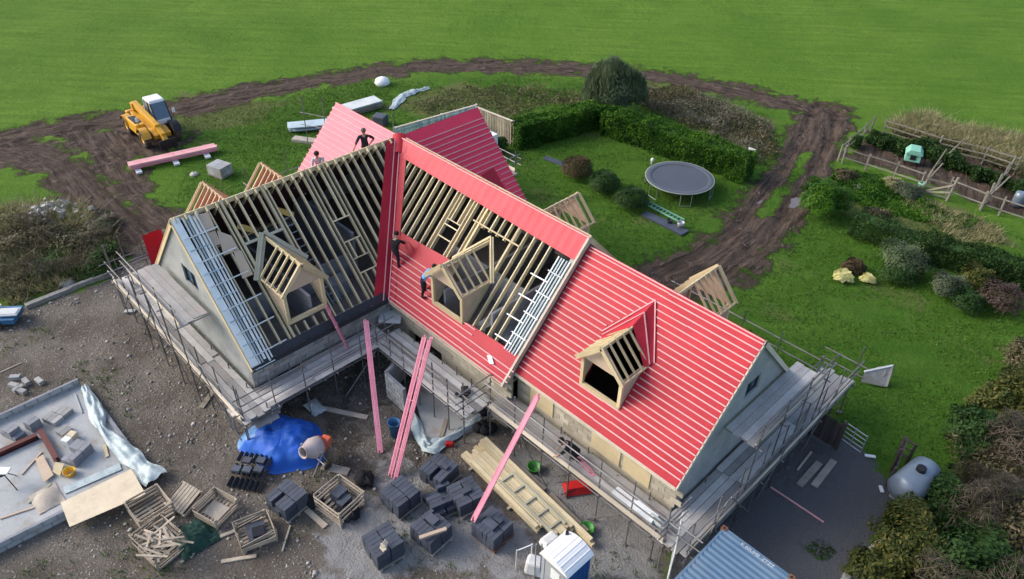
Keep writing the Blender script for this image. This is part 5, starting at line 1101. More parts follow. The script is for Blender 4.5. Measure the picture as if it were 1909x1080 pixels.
# ================================================================== plants
def shell_pts(c, r, n, seed, noise_=.25, fill=.25, flat=True):
    """points spread through the outer part of a lumpy crown"""
    g = np.random.default_rng(seed); d = g.normal(size=(n, 3)); d /= np.linalg.norm(d, axis=1)[:, None]
    if flat: d[:, 2] = np.abs(d[:, 2])*1.0 - .15
    ph = g.uniform(0, 6.28, 6); k = g.uniform(2, 4.5, 6)
    bump = 1 + noise_*(np.sin(d[:, 0]*k[0]+ph[0])*np.sin(d[:, 1]*k[1]+ph[1]) + .6*np.sin(d[:, 0]*k[2]*2.3+ph[2])*np.sin(d[:, 2]*k[3]*2.2+ph[3]+d[:, 1]*4))
    rad = (1-fill*g.random(n)**1.5)*bump + g.normal(size=n)*.05
    P = d*rad[:, None]*np.array(r) + np.array(c); P[:, 2] = np.maximum(P[:, 2], .03); return P
def bush(name, label, px, r, hgt, m, n=2500, leaf=.11, seed=1, group=None, cat='shrub', limbs=6, noise_=.25, fill=.45, stretch=1.5, upb=.3, at=None):
    c = G(*px) if at is None else Vector(at); c.z = zat(c.x, c.y)
    t = thing(name, label, cat, tuple(c), group=group); rx, ry = (r if isinstance(r, tuple) else (r, r))
    leaves('crown', shell_pts((c.x, c.y, hgt*.42), (rx, ry, hgt*.60), n, seed, noise_, fill), leaf, M[m], t, stretch, upb, seed)
    if name == 'conifer': blades('sprays', shell_pts((c.x, c.y, hgt*.40), (rx*1.0, ry*1.0, hgt*.56), 9000, seed+1, .12, .15), .55, .075, M[m], t, .18, seed)
    b = MB(); g = random.Random(seed)
    b.tube(c-Vector((0, 0, .1)), c+Vector((0, 0, hgt*.35)), .05+.02*hgt, 6, .03)
    for i in range(limbs):
        a_ = i*6.28/limbs+g.random(); q = c+Vector((rx*.7*math.cos(a_), ry*.7*math.sin(a_), hgt*g.uniform(.5, .85))); b.tube(c+Vector((0, 0, hgt*.15)), q, .03, 5, .01)
    b.build('trunk', M['bark'], t); return t
def hedge(name, label, a, b_, wd, hgt, m='leaf_hedge', dens=430, leaf=.09, seed=1, group=None, taper=.12):
    a, b_ = Vector((a.x, a.y, 0)), Vector((b_.x, b_.y, 0)); e = b_-a; L = e.length; e.normalize(); s = Vector((e.y, -e.x, 0)); g = np.random.default_rng(seed)
    t = thing(name, label, 'hedge', tuple((a+b_)/2), group=group)
    per = wd+2*hgt; n = int(L*per*dens); u = g.uniform(0, L, n); q = g.uniform(0, per, n)
    top = (q > hgt) & (q < hgt+wd); y = np.where(q <= hgt, -wd/2, np.where(top, q-hgt-wd/2, wd/2)); z = np.where(q <= hgt, q, np.where(top, hgt, per-q))
    bumps = (vnoise(u, q, 1.1, 80+seed)-.5)*.46 + (vnoise(u, q, 3.5, 81+seed)-.5)*.24; inn = -np.abs(g.normal(size=n))*.10 + bumps
    z2 = np.where(top, z+inn, z); sgn = np.sign(y); y2 = np.where(top, y, y+sgn*inn)*(1-taper*z/hgt)
    ends = int(wd*hgt*dens*.8)
    ue = np.concatenate([np.zeros(ends), np.full(ends, L)]) + g.normal(size=2*ends)*.07; ye = g.uniform(-wd/2, wd/2, 2*ends); ze = g.uniform(0, hgt, 2*ends)
    u, y2, z2 = np.concatenate([u, ue]), np.concatenate([y2, ye]), np.concatenate([z2, ze]); z2 = np.maximum(z2, .02)
    P = np.array(a)[None]+np.array(e)[None]*u[:, None]+np.array(s)[None]*y2[:, None]; P[:, 2] = z2
    leaves('foliage', P, leaf, M[m], t, 1.5, .25, seed)
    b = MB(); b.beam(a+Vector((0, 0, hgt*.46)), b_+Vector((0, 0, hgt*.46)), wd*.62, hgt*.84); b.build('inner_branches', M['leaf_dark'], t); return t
hedge('hedge', 'tall clipped green hedge behind the trampoline', G(1130, 246), G(1392, 335), 1.7, 1.75, seed=2)
hedge('hedge', 'tall clipped green hedge running from the slat fence to the garden corner', G(958, 272), G(1122, 232), 1.6, 1.7, seed=3)
hedge('hedge', 'long lower hedge between the right lawn and the vegetable plots, nearer part', G(1715, 480), G(1960, 545), 1.5, 1.3, 'leaf_dark', seed=4)
hedge('hedge', 'ragged dark stretch of hedge joining the round bush and the long hedge', G(1590, 430), G(1712, 478), 1.5, 1.2, 'leaf_dark', seed=5, dens=200)
bush('conifer', 'tall feathery grey green conifer rising above the corner of the garden hedges', (1138, 212), (2.15, 2.15), 4.0, 'leaf_con', 12000, .10, 11, cat='tree', stretch=3.2, upb=0, noise_=.15)
bush('box_bush', 'big round bright green bush at the bend of the mud track', (1528, 398), (1.5, 1.45), 2.2, 'leaf_hedge', 9000, .10, 12)
for i, (px, py, lab, m_) in enumerate(((1075, 328, 'first of three clipped domes in the garden bed, nearest the slat fence', 'leaf_brown'), (1126, 356, 'middle one of three clipped domes in the garden bed', 'leaf_dark'), (1176, 386, 'last of three clipped domes, next to the green ladder', 'leaf_dark'))):
    bush('dome_shrub', lab, (px, py), 1.02, 1.3, m_, 4200, .075, 20+i, 'clipped dome shrubs in the garden bed', noise_=.08, fill=.25)
for i, (px, py, r, h, m_, lab) in enumerate(((1570, 522, .48, .55, 'leaf_yel', 'larger of two pale yellow flowering clumps on the right lawn'), (1616, 524, .38, .4, 'leaf_yel', 'smaller pale yellow flowering clump beside the larger one'), (1590, 505, .6, .7, 'leaf_brown', 'dark brown low shrub behind the yellow clumps'),
        (1678, 500, 1.3, 1.5, 'leaf_con', 'wide grey green shrub behind the yellow clumps'), (1668, 520, .9, .9, 'leaf_dark', 'low dark shrub at the front of the right flower bed'), (1690, 515, .7, .8, 'leaf_ylg', 'olive shrub at the right side of the grey green shrub'), (1760, 548, .9, 1.2, 'leaf_grey', 'pale variegated shrub in the second flower bed'),
        (1815, 535, .9, 1.3, 'leaf_ylg', 'golden leaved shrub left of the purple bush'), (1800, 575, .9, 1.0, 'leaf_dark', 'dark low shrub in front of the purple bush'), (1858, 575, 1.2, 1.5, 'leaf_pur', 'rounded purple brown bush at the right edge of the second bed'), (1630, 412, .8, .8, 'bramble', 'brown twiggy shrub right of the round green bush'),
        (1575, 335, .7, .7, 'bramble', 'tan tussock beside the corner of the pen fence'), (1660, 350, .7, .7, 'drygrass', 'rusty dry clump in front of the pen fence'), (1690, 365, .9, .8, 'leaf_grey', 'grey green weed clump in front of the pen gate'), (1620, 345, .9, .6, 'leaf_hedge', 'bright green weed clump behind the round bush'))):
    bush('yellow_flower_clump' if m_ == 'leaf_yel' else 'shrub', lab, (px, py), r, h, m_, 2600, .06 if m_ == 'leaf_yel' else .08, 40+i, noise_=.22)
# the big shrubbery at the right edge
for i, (px, py, r, h, m_, n, lf, lab) in enumerate(((1870, 790, (1.5, 1.6), 2.6, 'leaf_ylg', 9000, .11, 'yellow green shrub at the right edge above the grey tank'), (1815, 830, (1.2, 1.2), 1.9, 'leaf_dark', 6000, .11, 'dark shrub behind the grey tank'), (1900, 880, (1.7, 1.7), 2.5, 'twig', 9000, .10, 'large bare twiggy grey bush at the right edge'),
        (1840, 985, (1.6, 1.6), 2.2, 'twig', 9000, .10, 'bare twiggy brown bush right of the gravel yard'), (1750, 960, (1.0, 1.0), 1.5, 'leaf_dark', 5000, .11, 'dark green shrub beside the low stone edge of the gravel yard'), (1690, 1030, (1.3, 1.3), 1.7, 'leaf_ylg', 8000, .10, 'yellow green shrub near the bottom edge beside the gravel'), (1800, 1075, (1.5, 1.5), 2.0, 'leaf_dark', 7000, .11, 'dark shrub at the bottom right corner'), (1905, 1010, (1.4, 1.4), 2.4, 'bramble', 7000, .10, 'olive bramble bush at the bottom right corner'), (1625, 1080, (.9, .9), 1.1, 'leaf_ylg', 4500, .1, 'small yellow green shrub at the bottom edge beside the container'), (1905, 700, (1.0, 1.0), 1.9, 'bramble', 5000, .1, 'bramble bush topmost at the right edge'))):
    tw = m_ == 'twig'
    bush('bush', lab, (px, py), r, h, m_, n, lf*(.36 if tw else 1), 60+i, cat='bush', limbs=26 if tw else 9, stretch=12 if tw else 1.6, noise_=.3, fill=.6, upb=0 if tw else .3)
# brambles on the left
for i, (px, py, r, h, m_, lab) in enumerate(((150, 460, (1.8, 1.6), 1.2, 'bramble', 'olive bramble mound nearest the left scaffold'), (85, 450, (1.8, 1.6), 1.2, 'bramble', 'bramble mound below the heap of grey rubble'), (190, 490, (1.5, 1.2), 1.1, 'leaf_dark', 'dark bramble mound behind the long concrete beam'), (100, 505, (1.6, 1.3), 1.1, 'leaf_dark', 'dark green bramble mound above the concrete beam'), (20, 470, (1.7, 1.6), 1.3, 'bramble', 'bramble mound at the left edge of the picture'), (30, 530, (1.4, 1.2), .9, 'bramble', 'low bramble mound above the teal trailer'), (190, 425, (1.2, 1.1), .8, 'dead', 'thin dead scrub between the brambles and the mud track'), (20, 415, (1.3, 1.1), .7, 'drygrass', 'tall dry grass clump at the left edge above the brambles'))):
    bush('bramble_bush', lab, (px, py), r, h*.72, m_, 3600, .10, 90+i, cat='bramble', noise_=.35, fill=.7)
c = G(85, 408); n = 160; g = np.random.default_rng(5)
P = np.stack([c.x+g.normal(size=n)*.95, c.y+g.normal(size=n)*.8, np.zeros(n)], 1); P[:, 2] = .15+.5*np.exp(-((P[:, 0]-c.x)**2+(P[:, 1]-c.y)**2)/1.2)*g.random(n); b = MB()
for p in P: s = g.uniform(.12, .34); b.box(p, (s, s*.8, s*.6), Euler(g.uniform(0, 3, 3)).to_matrix(), .75)
tag(b.build('rubble_heap', M['stone']), 'heap of grey rubble on top of the brambles', 'rubble', kind='stuff')
# undergrowth strips (nobody could count these)
def strip(name, label, poly, n, m, leaf, hgt, seed, blade=False, stretch=2.4):
    P = g2(poly); xs = [p[0] for p in P]; ys = [p[1] for p in P]; g = np.random.default_rng(seed)
    x = g.uniform(min(xs), max(xs), n*3); y = g.uniform(min(ys), max(ys), n*3); k = (poly_sd(x, y, P)+(vnoise(x, y, .8, seed+3)-.5)*1.6+(vnoise(x, y, 2.5, seed+4)-.5)*.8 < 0); x, y = x[k][:n], y[k][:n]
    h = hgt*np.clip((vnoise(x, y, .6, seed)-.2)*1.6, .08, 1.2); z = ground_z(x, y)
    if blade: o = blades(name, np.stack([x, y, z-.03], 1), hgt, leaf, M[m], lean=.7, seed=seed)
    else: o = leaves(name, np.stack([x, y, z+h*g.random(len(x))**.6], 1), leaf, M[m], None, stretch, .1 if stretch < 5 else -.1, seed)
    tag(o, label, name.replace('_', ' '), kind='stuff')
strip('undergrowth', 'grey brown dead undergrowth behind the garden hedge', [(1180, 165), (1260, 165), (1400, 215), (1440, 260), (1420, 300), (1385, 285), (1290, 235), (1190, 195)], 9000, 'dead', .07, .65, 201)
strip('undergrowth', 'greener weeds mixed in the strip behind the garden hedge', [(1180, 165), (1270, 165), (1400, 215), (1450, 270), (1420, 310), (1385, 285), (1290, 235), (1190, 195)], 9000, 'bramble', .09, .5, 202)
strip('undergrowth', 'brown weeds between the roof peak and the far hedge', [(760, 195), (880, 160), (1080, 170), (1085, 195), (950, 215), (900, 200), (800, 215)], 3000, 'bramble', .09, .3, 203)
strip('undergrowth', 'mixed dark undergrowth under the shrubs at the right edge', [(1790, 770), (1870, 720), (1960, 690), (2050, 900), (2000, 1200), (1640, 1200), (1680, 1010), (1740, 950), (1770, 850)], 26000, 'leaf_dark', .10, .9, 211)
strip('undergrowth', 'tangled olive growth over the shrubs at the right edge', [(1800, 770), (1870, 720), (1960, 690), (2050, 900), (2000, 1200), (1680, 1200), (1720, 1010), (1790, 950), (1790, 850)], 14000, 'bramble', .09, 1.3, 212)
strip('dead_twigs', 'bare tangled brown twigs over the shrubs at the right edge', [(1830, 800), (1870, 740), (1960, 720), (2050, 900), (2000, 1200), (1700, 1200), (1760, 1010), (1800, 950), (1800, 850)], 17000, 'twig', .034, 2.3, 213, stretch=13)
strip('dry_grass', 'dry grass and dead weeds among the brambles on the left', [(0, 395), (110, 385), (200, 420), (215, 500), (60, 555), (-40, 560)], 7000, 'drygrass', .06, .7, 214, True)
strip('dead_twigs', 'thin dead twigs over the brambles on the left', [(0, 420), (110, 410), (200, 430), (215, 500), (60, 545), (-40, 550)], 7000, 'twig', .034, 1.2, 215, stretch=12)
strip('dry_grass', 'tall tan dry grass along the far side of the pen', [(1640, 228), (1720, 228), (1909, 265), (1960, 320), (1909, 325), (1750, 268), (1650, 245)], 16000, 'drygrass', .09, .75, 204, True)
strip('dry_grass', 'tan grass in front of the pen fence and gate', [(1690, 375), (1760, 385), (1880, 440), (1909, 470), (1800, 455), (1720, 410)], 2200, 'drygrass', .06, .35, 205, True)
strip('ivy', 'dark ivy and weeds inside the far side of the pen', [(1580, 275), (1625, 250), (1740, 290), (1890, 345), (1909, 370), (1800, 330), (1690, 290), (1620, 275)], 16000, 'leaf_dark', .12, .9, 206)
strip('undergrowth', 'green weeds in front of the pen fence', [(1545, 330), (1590, 320), (1700, 360), (1820, 420), (1700, 410), (1560, 370)], 11000, 'leaf_hedge', .1, .45, 207)
strip('rough_grass', 'rough longer grass round the pile of sheets at the back', [(440, 220), (560, 180), (700, 150), (760, 170), (640, 210), (520, 300), (460, 300)], 3500, 'blade', .05, .22, 208, True)
strip('nettles', 'dark low nettles on the gravel yard', [(1370, 850), (1400, 840), (1420, 870), (1380, 880)], 160, 'leaf_dark', .07, .1, 209)
strip('nettles', 'patch of low weeds on the gravel beside the container', [(1470, 1010), (1520, 1000), (1540, 1050), (1490, 1060)], 200, 'leaf_dark', .07, .1, 210)
# ================================================================== garden things
c = G(1267, 333, .8); t = thing('trampoline', 'large round trampoline with a dark mat in front of the hedge', 'trampoline', (c.x, c.y, zat(c.x, c.y)))
cc = Vector((c.x, c.y, .85)); R_ = 2.06
b = MB(); b.lathe(cc, (0, 0, 1), [(0, .01), (-.01, 1.0), (.0, R_-.34)], 48); b.build('bounce_mat', M['tramp'], t, smooth=True)
b = MB(); b.lathe(cc+Vector((0, 0, .02)), (0, 0, 1), [(0, R_-.36), (.025, R_-.3), (.03, R_-.05), (0, R_)], 48); b.build('edge_pad', M['tramp'], t, smooth=True)
b = MB(); b.lathe(cc, (0, 0, 1), [(-.02, R_), (.03, R_+.03), (.05, R_), (.03, R_-.04)], 48); b.build('rim', M['pad'], t, smooth=True)
for k in range(6):
    a_ = k*math.pi/3+.3; b = MB(); p0 = cc+Vector((R_*math.cos(a_-.16), R_*math.sin(a_-.16), 0)); p1 = cc+Vector((R_*math.cos(a_+.16), R_*math.sin(a_+.16), 0)); q0, q1 = p0.copy(), p1.copy(); q0.z = q1.z = .06
    b.path([p0, q0, q1, p1], .024); b.build('leg', M['galv'], t)
# small garden bits
def bed(label, pts, z, m, nm, cat):
    P = [G(*p) for p in pts]; b = MB(); b.prism([(p.x, p.y, -.05) for p in reversed(P)], (0, 0, z+.05)); tag(b.build(nm, M[m]), label, cat)
bed('narrow slate coloured bed edging below the clipped domes with pots on it', [(1205, 395), (1285, 432), (1270, 440), (1195, 402)], .08, 'slate', 'stone_edging', 'edging')
bed('dark slate edging strip above the clipped domes', [(1018, 292), (1062, 308), (1055, 314), (1012, 298)], .08, 'slate', 'stone_edging', 'edging')
p, q = G(1200, 375, .15), G(1272, 412, .15); d = (q-p).normalized(); s = Vector((d.y, -d.x, 0))*.2
t = thing('ladder', 'green metal ladder lying on the lawn beside the clipped domes', 'ladder', (p.x, p.y, 0))
for k in (-1, 1): b = MB(); b.beam(p+s*k, q+s*k, .04, .08); b.build('rail', M['net'] if False else M['coop'], t)
for k in range(11): b = MB(); r_ = p.lerp(q, (k+.5)/11); b.beam(r_-s, r_+s, .03, .03); b.build('rung', M['coop'], t)
def pot(label, px, r_, h, m): c = G(*px); b = MB(); b.lathe((c.x, c.y, 0), (0, 0, 1), [(0, .01), (0, r_*.7), (h, r_), (h, r_*.85), (h*.8, r_*.8), (h*.8, .01)], 14); tag(b.build('plant_pot', M[m], smooth=True), label, 'pot')
pot('pale grey plant pot at the end of the garden bed', (1268, 425), .22, .38, 'galv'); pot('small black plant pot beside the pale grey one', (1248, 417), .18, .25, 'black')
c = G(1215, 308); b = MB(); b.lathe((c.x, c.y, 0), (0, 0, 1), [(0, .01), (0, .05), (.3, .1), (.42, .12), (.5, .05), (.5, .01)], 10); tag(b.build('garden_lantern', M['white'], smooth=True), 'small white lantern standing on the lawn beside the trampoline', 'lantern')
c = G(1394, 302); t = thing('garden_chair', 'pale metal garden chair at the end of the tall hedge', 'chair', (c.x, c.y, 0))
for x in (-.25, .25):
    for y in (-.22, .22): b = MB(); b.tube(c+Vector((x, y, 0)), c+Vector((x, y, .45 if y < 0 else .9)), .018); b.build('leg', M['palebat'], t)
b = MB(); b.box(c+Vector((0, 0, .46)), (.55, .5, .03)); b.build('seat', M['palebat'], t); b = MB(); b.box(c+Vector((0, .22, .75)), (.5, .03, .3)); b.build('backrest', M['palebat'], t)
# ---- fences
def fence(label, pts, hgt, m, npost=None, rails=(.35, .65, .95), group=None, gap=1.9, rm=None, rw=.075):
    P = [G(*p) for p in pts]; t = thing('post_and_rail_fence', label, 'fence', (P[0].x, P[0].y, 0), group=group)
    for a, b_ in zip(P[:-1], P[1:]):
        n = max(1, round((b_-a).length/gap)); d = (b_-a).normalized(); s = Vector((d.y, -d.x, 0))
        for i in range(n+1):
            q = a.lerp(b_, i/n); j = Vector((random.uniform(-.06, .06), random.uniform(-.06, .06), 0)); b = MB(); b.tube(q-Vector((0, 0, .2)), q+j+Vector((0, 0, hgt*random.uniform(.95, 1.12))), .065, 7, .055); b.build('post', M[m], t)
        for z in rails:
            for i in range(n): b = MB(); dz = random.uniform(-.03, .03); b.beam(a.lerp(b_, i/n)+s*.07+Vector((0, 0, hgt*z+dz)), a.lerp(b_, (i+1)/n)+s*.07+Vector((0, 0, hgt*z+random.uniform(-.03, .03))), .035, rw); b.build('rail', M[rm or m], t)
fence('weathered rail fence along the near side of the pen, left of the gate', [(1570, 305), (1612, 318), (1665, 335), (1714, 352)], 1.15, 'post', gap=2.2, rails=(.4, .92))
fence('weathered rail fence along the near side of the pen, right of the gate', [(1764, 365), (1828, 390), (1862, 402), (1930, 425)], 1.15, 'post', gap=2.2, rails=(.35, .92))
fence('leaning rail fence along the left side of the pen beside the mud track', [(1562, 300), (1622, 246)], 1.2, 'post', gap=1.5, rails=(.5, .95))
fence('pale rail fence along the far side of the pen, before the dry grass', [(1645, 252), (1745, 285), (1830, 305), (1890, 325)], 1.15, 'post', gap=2.5, rails=(.3, .6, .95))
fence('rail fence across the pen near its right end', [(1828, 392), (1878, 322)], 1.2, 'post', gap=1.6, rails=(.3, .6, .9))
a, b_ = G(1716, 362), G(1764, 375); t = thing('pen_gate', 'wooden gate with diagonal braces between two leaning posts of the pen fence', 'gate', (a.x, a.y, 0)); up = Vector((0, 0, 1))
for z in (.2, .65, 1.1): b = MB(); b.beam(a+up*z, b_+up*z, .03, .1); b.build('rail', M['post'], t)
for u_, v_ in ((a+up*.2, b_+up*1.1), (a+up*.2, b_+up*.6)): b = MB(); b.beam(u_+Vector((.03, -.03, 0)), v_+Vector((.03, -.03, 0)), .03, .1); b.build('brace', M['crate'], t)
for q in (a, b_): b = MB(); b.tube(q-up*.1, q+up*1.6+Vector((.1, .1, 0)), .07, 7); b.build('post', M['post'], t)
for i, (px, py, dx, dy, h, lab) in enumerate(((1730, 330, .3, .5, 1.9, 'tall leaning pole standing inside the pen behind the gate'), (1745, 310, .9, .6, 2.2, 'pole leaning to the right near the middle of the pen'), (1825, 385, .7, .9, 2.0, 'thick leaning post where the cross fence meets the near fence'), (1722, 345, .5, .3, 1.6, 'short leaning plank beside the pen gate'))):
    c = G(px, py); b = MB(); b.tube(c, c+Vector((dx, dy, h)), .06, 7, .045); tag(b.build('leaning_pole', M['post']), lab, 'pole')
c = G(1697, 305); t = thing('chicken_coop', 'pale green plastic chicken coop on legs inside the pen', 'chicken coop', (c.x, c.y, 0), .35)
b = MB(); b.box((0, 0, .55), (.95, .85, .5), taper=.95); b.build('body', M['coop'], t, local=True, bevel=.03)
b = MB(); b.prism([(-.55, -.5, .8), (-.3, -.5, 1.12), (.3, -.5, 1.12), (.55, -.5, .8)], (0, 1.0, 0)); b.build('roof', M['coop'], t, local=True, bevel=.03)
b = MB(); b.box((0, -.44, .6), (.35, .03, .3)); b.build('hatch', M['black'], t, local=True)
for x in (-.38, .38):
    for y in (-.33, .33): b = MB(); b.tube((x, y, 0), (x, y, .32), .035); b.build('leg', M['black'], t, local=True)
c = G(1716, 352); b = MB(); b.lathe((c.x, c.y, .02), (0, 0, 1), [(0, .01), (0, .2), (.4, .24), (.42, .2), (.1, .16), (.1, .01)], 12); tag(b.build('bucket', M['coop'], smooth=True), 'pale green bucket beside the pen gate post', 'bucket')
for px, lab in ((1893, 'left one of two pale barrels beyond the pen fence'), (1906, 'right one of two pale barrels, at the picture edge')):
    c = G(px, 384); b = MB(); b.lathe((c.x, c.y, .02), (0, 0, 1), [(0, .01), (0, .27), (.3, .31), (.6, .31), (.88, .27), (.9, .2), (.88, .01)], 14); tag(b.build('barrel', M['tank'], smooth=True), lab, 'barrel', 'pale barrels beyond the pen fence')
for (px, py, lab, s) in ((1600, 352, 'pale boulder in the weeds before the pen', .45), (1362, 325, 'dark stone at the foot of the tall hedge', .3), (362, 326, 'grey stone on the grass between the wrapped timber and the block pallet', .28), (125, 530, 'pale boulder beside the concrete beam', .4)):
    c = G(px, py); b = MB(); b.lathe((c.x, c.y, -.05), (0, 0, 1), [(0, s*.8), (s*.3, s), (s*.6, s*.7), (s*.75, .05)], 9); tag(b.build('boulder', M['stone'], smooth=True), lab, 'stone')
# slat fence round the back yard
def slat_fence(label, a, b_, hgt, m, step=.15):
    a, b_ = G(*a), G(*b_); d = (b_-a); L = d.length; d.normalize(); s = Vector((d.y, -d.x, 0)); t = thing('slat_fence', label, 'fence', (a.x, a.y, 0)); up = Vector((0, 0, 1))
    for i in range(int(L/step)): q = a+d*(i*step+.06); b = MB(); b.beam(q+up*.06, q+up*(hgt+random.uniform(-.015, .015)), .10, .022, s); b.build('slat', M[m], t)
    for z in (.3, hgt-.25): b = MB(); b.beam(a-s*.05+up*z, b_-s*.05+up*z, .05, .09); b.build('rail', M[m], t)
    for i in range(int(L/1.8)+2): q = a+d*min(L, i*1.8)-s*.1; b = MB(); b.beam(q, q+up*(hgt+.04), .09, .09, s); b.build('post', M[m], t)
    b = MB(); b.beam(a+up*(hgt+.02), b_+up*(hgt+.02), .14, .035); b.build('capping', M['toeboard'], t)
slat_fence('pale vertical slat fence to the right of the dark red roof slope', (890, 245), (955, 272), 1.75, 'crate'); slat_fence('greyish vertical slat fence seen above the dark red roof slope', (740, 285), (890, 240), 1.75, 'greybat')
c = G(908, 290); m = MB(); m.box((c.x, c.y, .8), (1.2, .8, 1.6), Matrix.Rotation(.0, 3, 'Z')); o = m.build('meter_cabinet', M['white'], bevel=.02); tag(o, 'small white cabinet inside the slat fence', 'cabinet')
c = G(933, 282); bush('potted_shrub', 'dark shrub standing in front of the slat fence', (933, 282), .5, 1.1, 'leaf_dark', 1800, .09, 77)
# ---- back yard materials
t = thing('sheet_pile', 'pile of blue grey metal sheets on the grass behind the pink roof slope', 'sheet pile', tuple(G(600, 243)))
p, q = G(545, 243), G(660, 232); d = (q-p).normalized(); s = Vector((d.y, -d.x, 0))
for i in range(9): b = MB(); o = s*random.uniform(-.25, .25)+d*random.uniform(-.3, .3)+Vector((0, 0, .06+.05*i)); b.beam(p+o, q+o, 1.3-.05*i, .03); b.build('sheet', M['greybat'], t)
c = G(580, 268); b = MB(); b.beam(c+Vector((-1.2, -.6, .12)), c+Vector((1.0, .8, .12)), .6, .2); tag(b.build('board_pack', M['oldwood']), 'pack of grey boards in front of the metal sheets', 'boards')
t = thing('board_stack', 'stack of pale boards under white wrapping behind the pink roof ridge', 'board stack', tuple(G(660, 215)))
p, q = G(628, 218), G(705, 196); d = (q-p).normalized(); s = Vector((d.y, -d.x, 0))
for i in range(6): b = MB(); o = s*random.uniform(-.08, .08)+d*random.uniform(-.1, .1)+Vector((0, 0, .08+.09*i)); b.beam(p+o, q+o, 1.2, .07); b.build('board', M['palebat' if i > 3 else 'oldwood'], t)
c = G(713, 158); b = MB(); b.lathe((c.x, c.y, 0), (0, 0, 1), [(0, .5), (.2, .62), (.45, .5), (.6, .2), (.62, .02)], 11); tag(b.build('bulk_bag', M['white'], smooth=True), 'white bulk bag on the grass beside the far track', 'bag')
c = G(710, 232); b = MB(); b.box((c.x, c.y, .35), (.9, .8, .7), Matrix.Rotation(.5, 3, 'Z')); tag(b.build('covered_pallet', M['slate'], bevel=.08), 'dark covered pallet behind the ridge crossing', 'pallet')
drape('pale crumpled garden netting lying beyond the ridge crossing', [(730, 205), (750, 180), (772, 172), (800, 165)], [.5, .8, .6, .3], 0.02, 21)
# ---- wrapped timber, block pallet near the telehandler
p, q = G(240, 310, .32), G(403, 274, .32); d = (q-p).normalized(); s = Vector((d.y, -d.x, 0)); t = thing('wrapped_timber_pack', 'long pink wrapped pack of battens on white bearers in front of the telehandler', 'timber pack', (p.x, p.y, 0))
for j in range(2):
    for i in range(4): b = MB(); o = s*(i-1.5)*.155+Vector((0, 0, -.06+.14*j)); b.beam(p+o, q+o+d*random.uniform(-.08, .08), .15, .135); b.build('batten_pack', M['bundle'] if j == 0 else M['batten'], t)
for f in (.12, .5, .88): b = MB(); r_ = p.lerp(q, f); b.beam(r_-s*.33+Vector((0, 0, .156)), r_+s*.33+Vector((0, 0, .156)), .05, .01); b.build('strap', M['bundle'], t)
for i, f in enumerate((.08, .5, .86)): b = MB(); r_ = p.lerp(q, f); r_.z = .07; b.beam(r_-s*.45, r_+s*.75, .34, .12); tag(b.build('white_bearer', M['white']), ('white foam bearer under the left end of the pink timber pack', 'white foam bearer under the middle of the pink timber pack', 'white foam bearer under the right end of the pink timber pack')[i], 'bearer', 'white bearers under the pink timber pack')
c = G(412, 325); t = thing('block_pallet', 'small pallet of grey blocks on the grass beside the rear dormers', 'block pallet', (c.x, c.y, 0), .3)
b = MB(); b.box((0, 0, .06), (1.2, 1.0, .1)); b.build('pallet_base', M['oldwood'], t, local=True)
for k in range(2):
    for i in range(2):
        for j in range(4): b = MB(); b.box((-.29+.58*i, -.36+.24*j, .26+.29*k), (.56, .225, .28)); b.build('block', M['conc'], t, local=True)
# ---- tank, gate, fence at the right
c = G(1703, 925); ax = (G(1745, 872, .9)-G(1682, 925, .9)).normalized(); t = thing('gas_tank', 'large grey cylindrical tank lying on legs at the edge of the gravel', 'tank', (c.x, c.y, 0))
o = G(1706, 897, .85); r_ = .60; L = 1.55
b = MB(); b.lathe(o-ax*L/2, ax, [(-.28, .02), (-.24, .25), (-.12, .47), (0, r_), (L, r_), (L+.12, .47), (L+.24, .25), (L+.28, .02)], 28); b.build('shell', M['tank'], t, smooth=True)
b = MB(); b.tube(o+Vector((0, 0, r_-.05)), o+Vector((0, 0, r_+.14)), .17, 14); b.build('valve_cover', M['black'], t)
for f in (-.5, .5): b = MB(); q = o+ax*f; q.z = 0; b.beam(q, Vector((q.x, q.y, .45)), .8, .18, ax); b.build('leg', M['conc'], t)
p = o+Vector((-.25, -.25, r_*.9)); b = MB(); b.tube(o+Vector((0, 0, r_)), o+ax.cross(Vector((0, 0, 1)))*(-.62)+Vector((0, 0, .1)), .015); b.build('pipe', M['black'], t)
fence('short dark timber fence panel between the lawn and the tank', [(1652, 905), (1672, 850), (1690, 862)], 1.1, 'darkfence', gap=1.1, rails=(.3, .6, .95))
a, b_ = G(1508, 808), G(1557, 838); d = (b_-a).normalized(); L = (b_-a).length; s = Vector((d.y, -d.x, 0)); t = thing('boarded_gate', 'dark close boarded gate at the corner of the right scaffold', 'gate', (a.x, a.y, 0))
for i in range(int(L/.14)): q = a+d*(.07+i*.14); b = MB(); b.beam(q+up*.05, q+up*(1.35+random.uniform(-.02, .02)), .13, .025, s); b.build('slat', M['darkfence'], t)
for z in (.3, 1.1): b = MB(); b.beam(a-s*.04+up*z, b_-s*.04+up*z, .05, .1); b.build('rail', M['darkfence'], t)
for q in (a, b_): b = MB(); b.beam(q-s*.02, q-s*.02+up*1.5, .12, .12, s); b.build('post', M['darkfence'], t)
a, b_ = G(1562, 822), G(1602, 850); t = thing('field_gate', 'grey five bar field gate standing beside the dark boarded gate', 'gate', (a.x, a.y, 0))
for k in range(5): z = .2+.22*k; b = MB(); b.tube(a+up*z, b_+up*z, .022); b.build('bar', M['galv'], t)
for f in (0, .5, 1): q = a.lerp(b_, f); b = MB(); b.tube(q+up*.1, q+up*1.15, .025); b.build('upright', M['galv'], t)
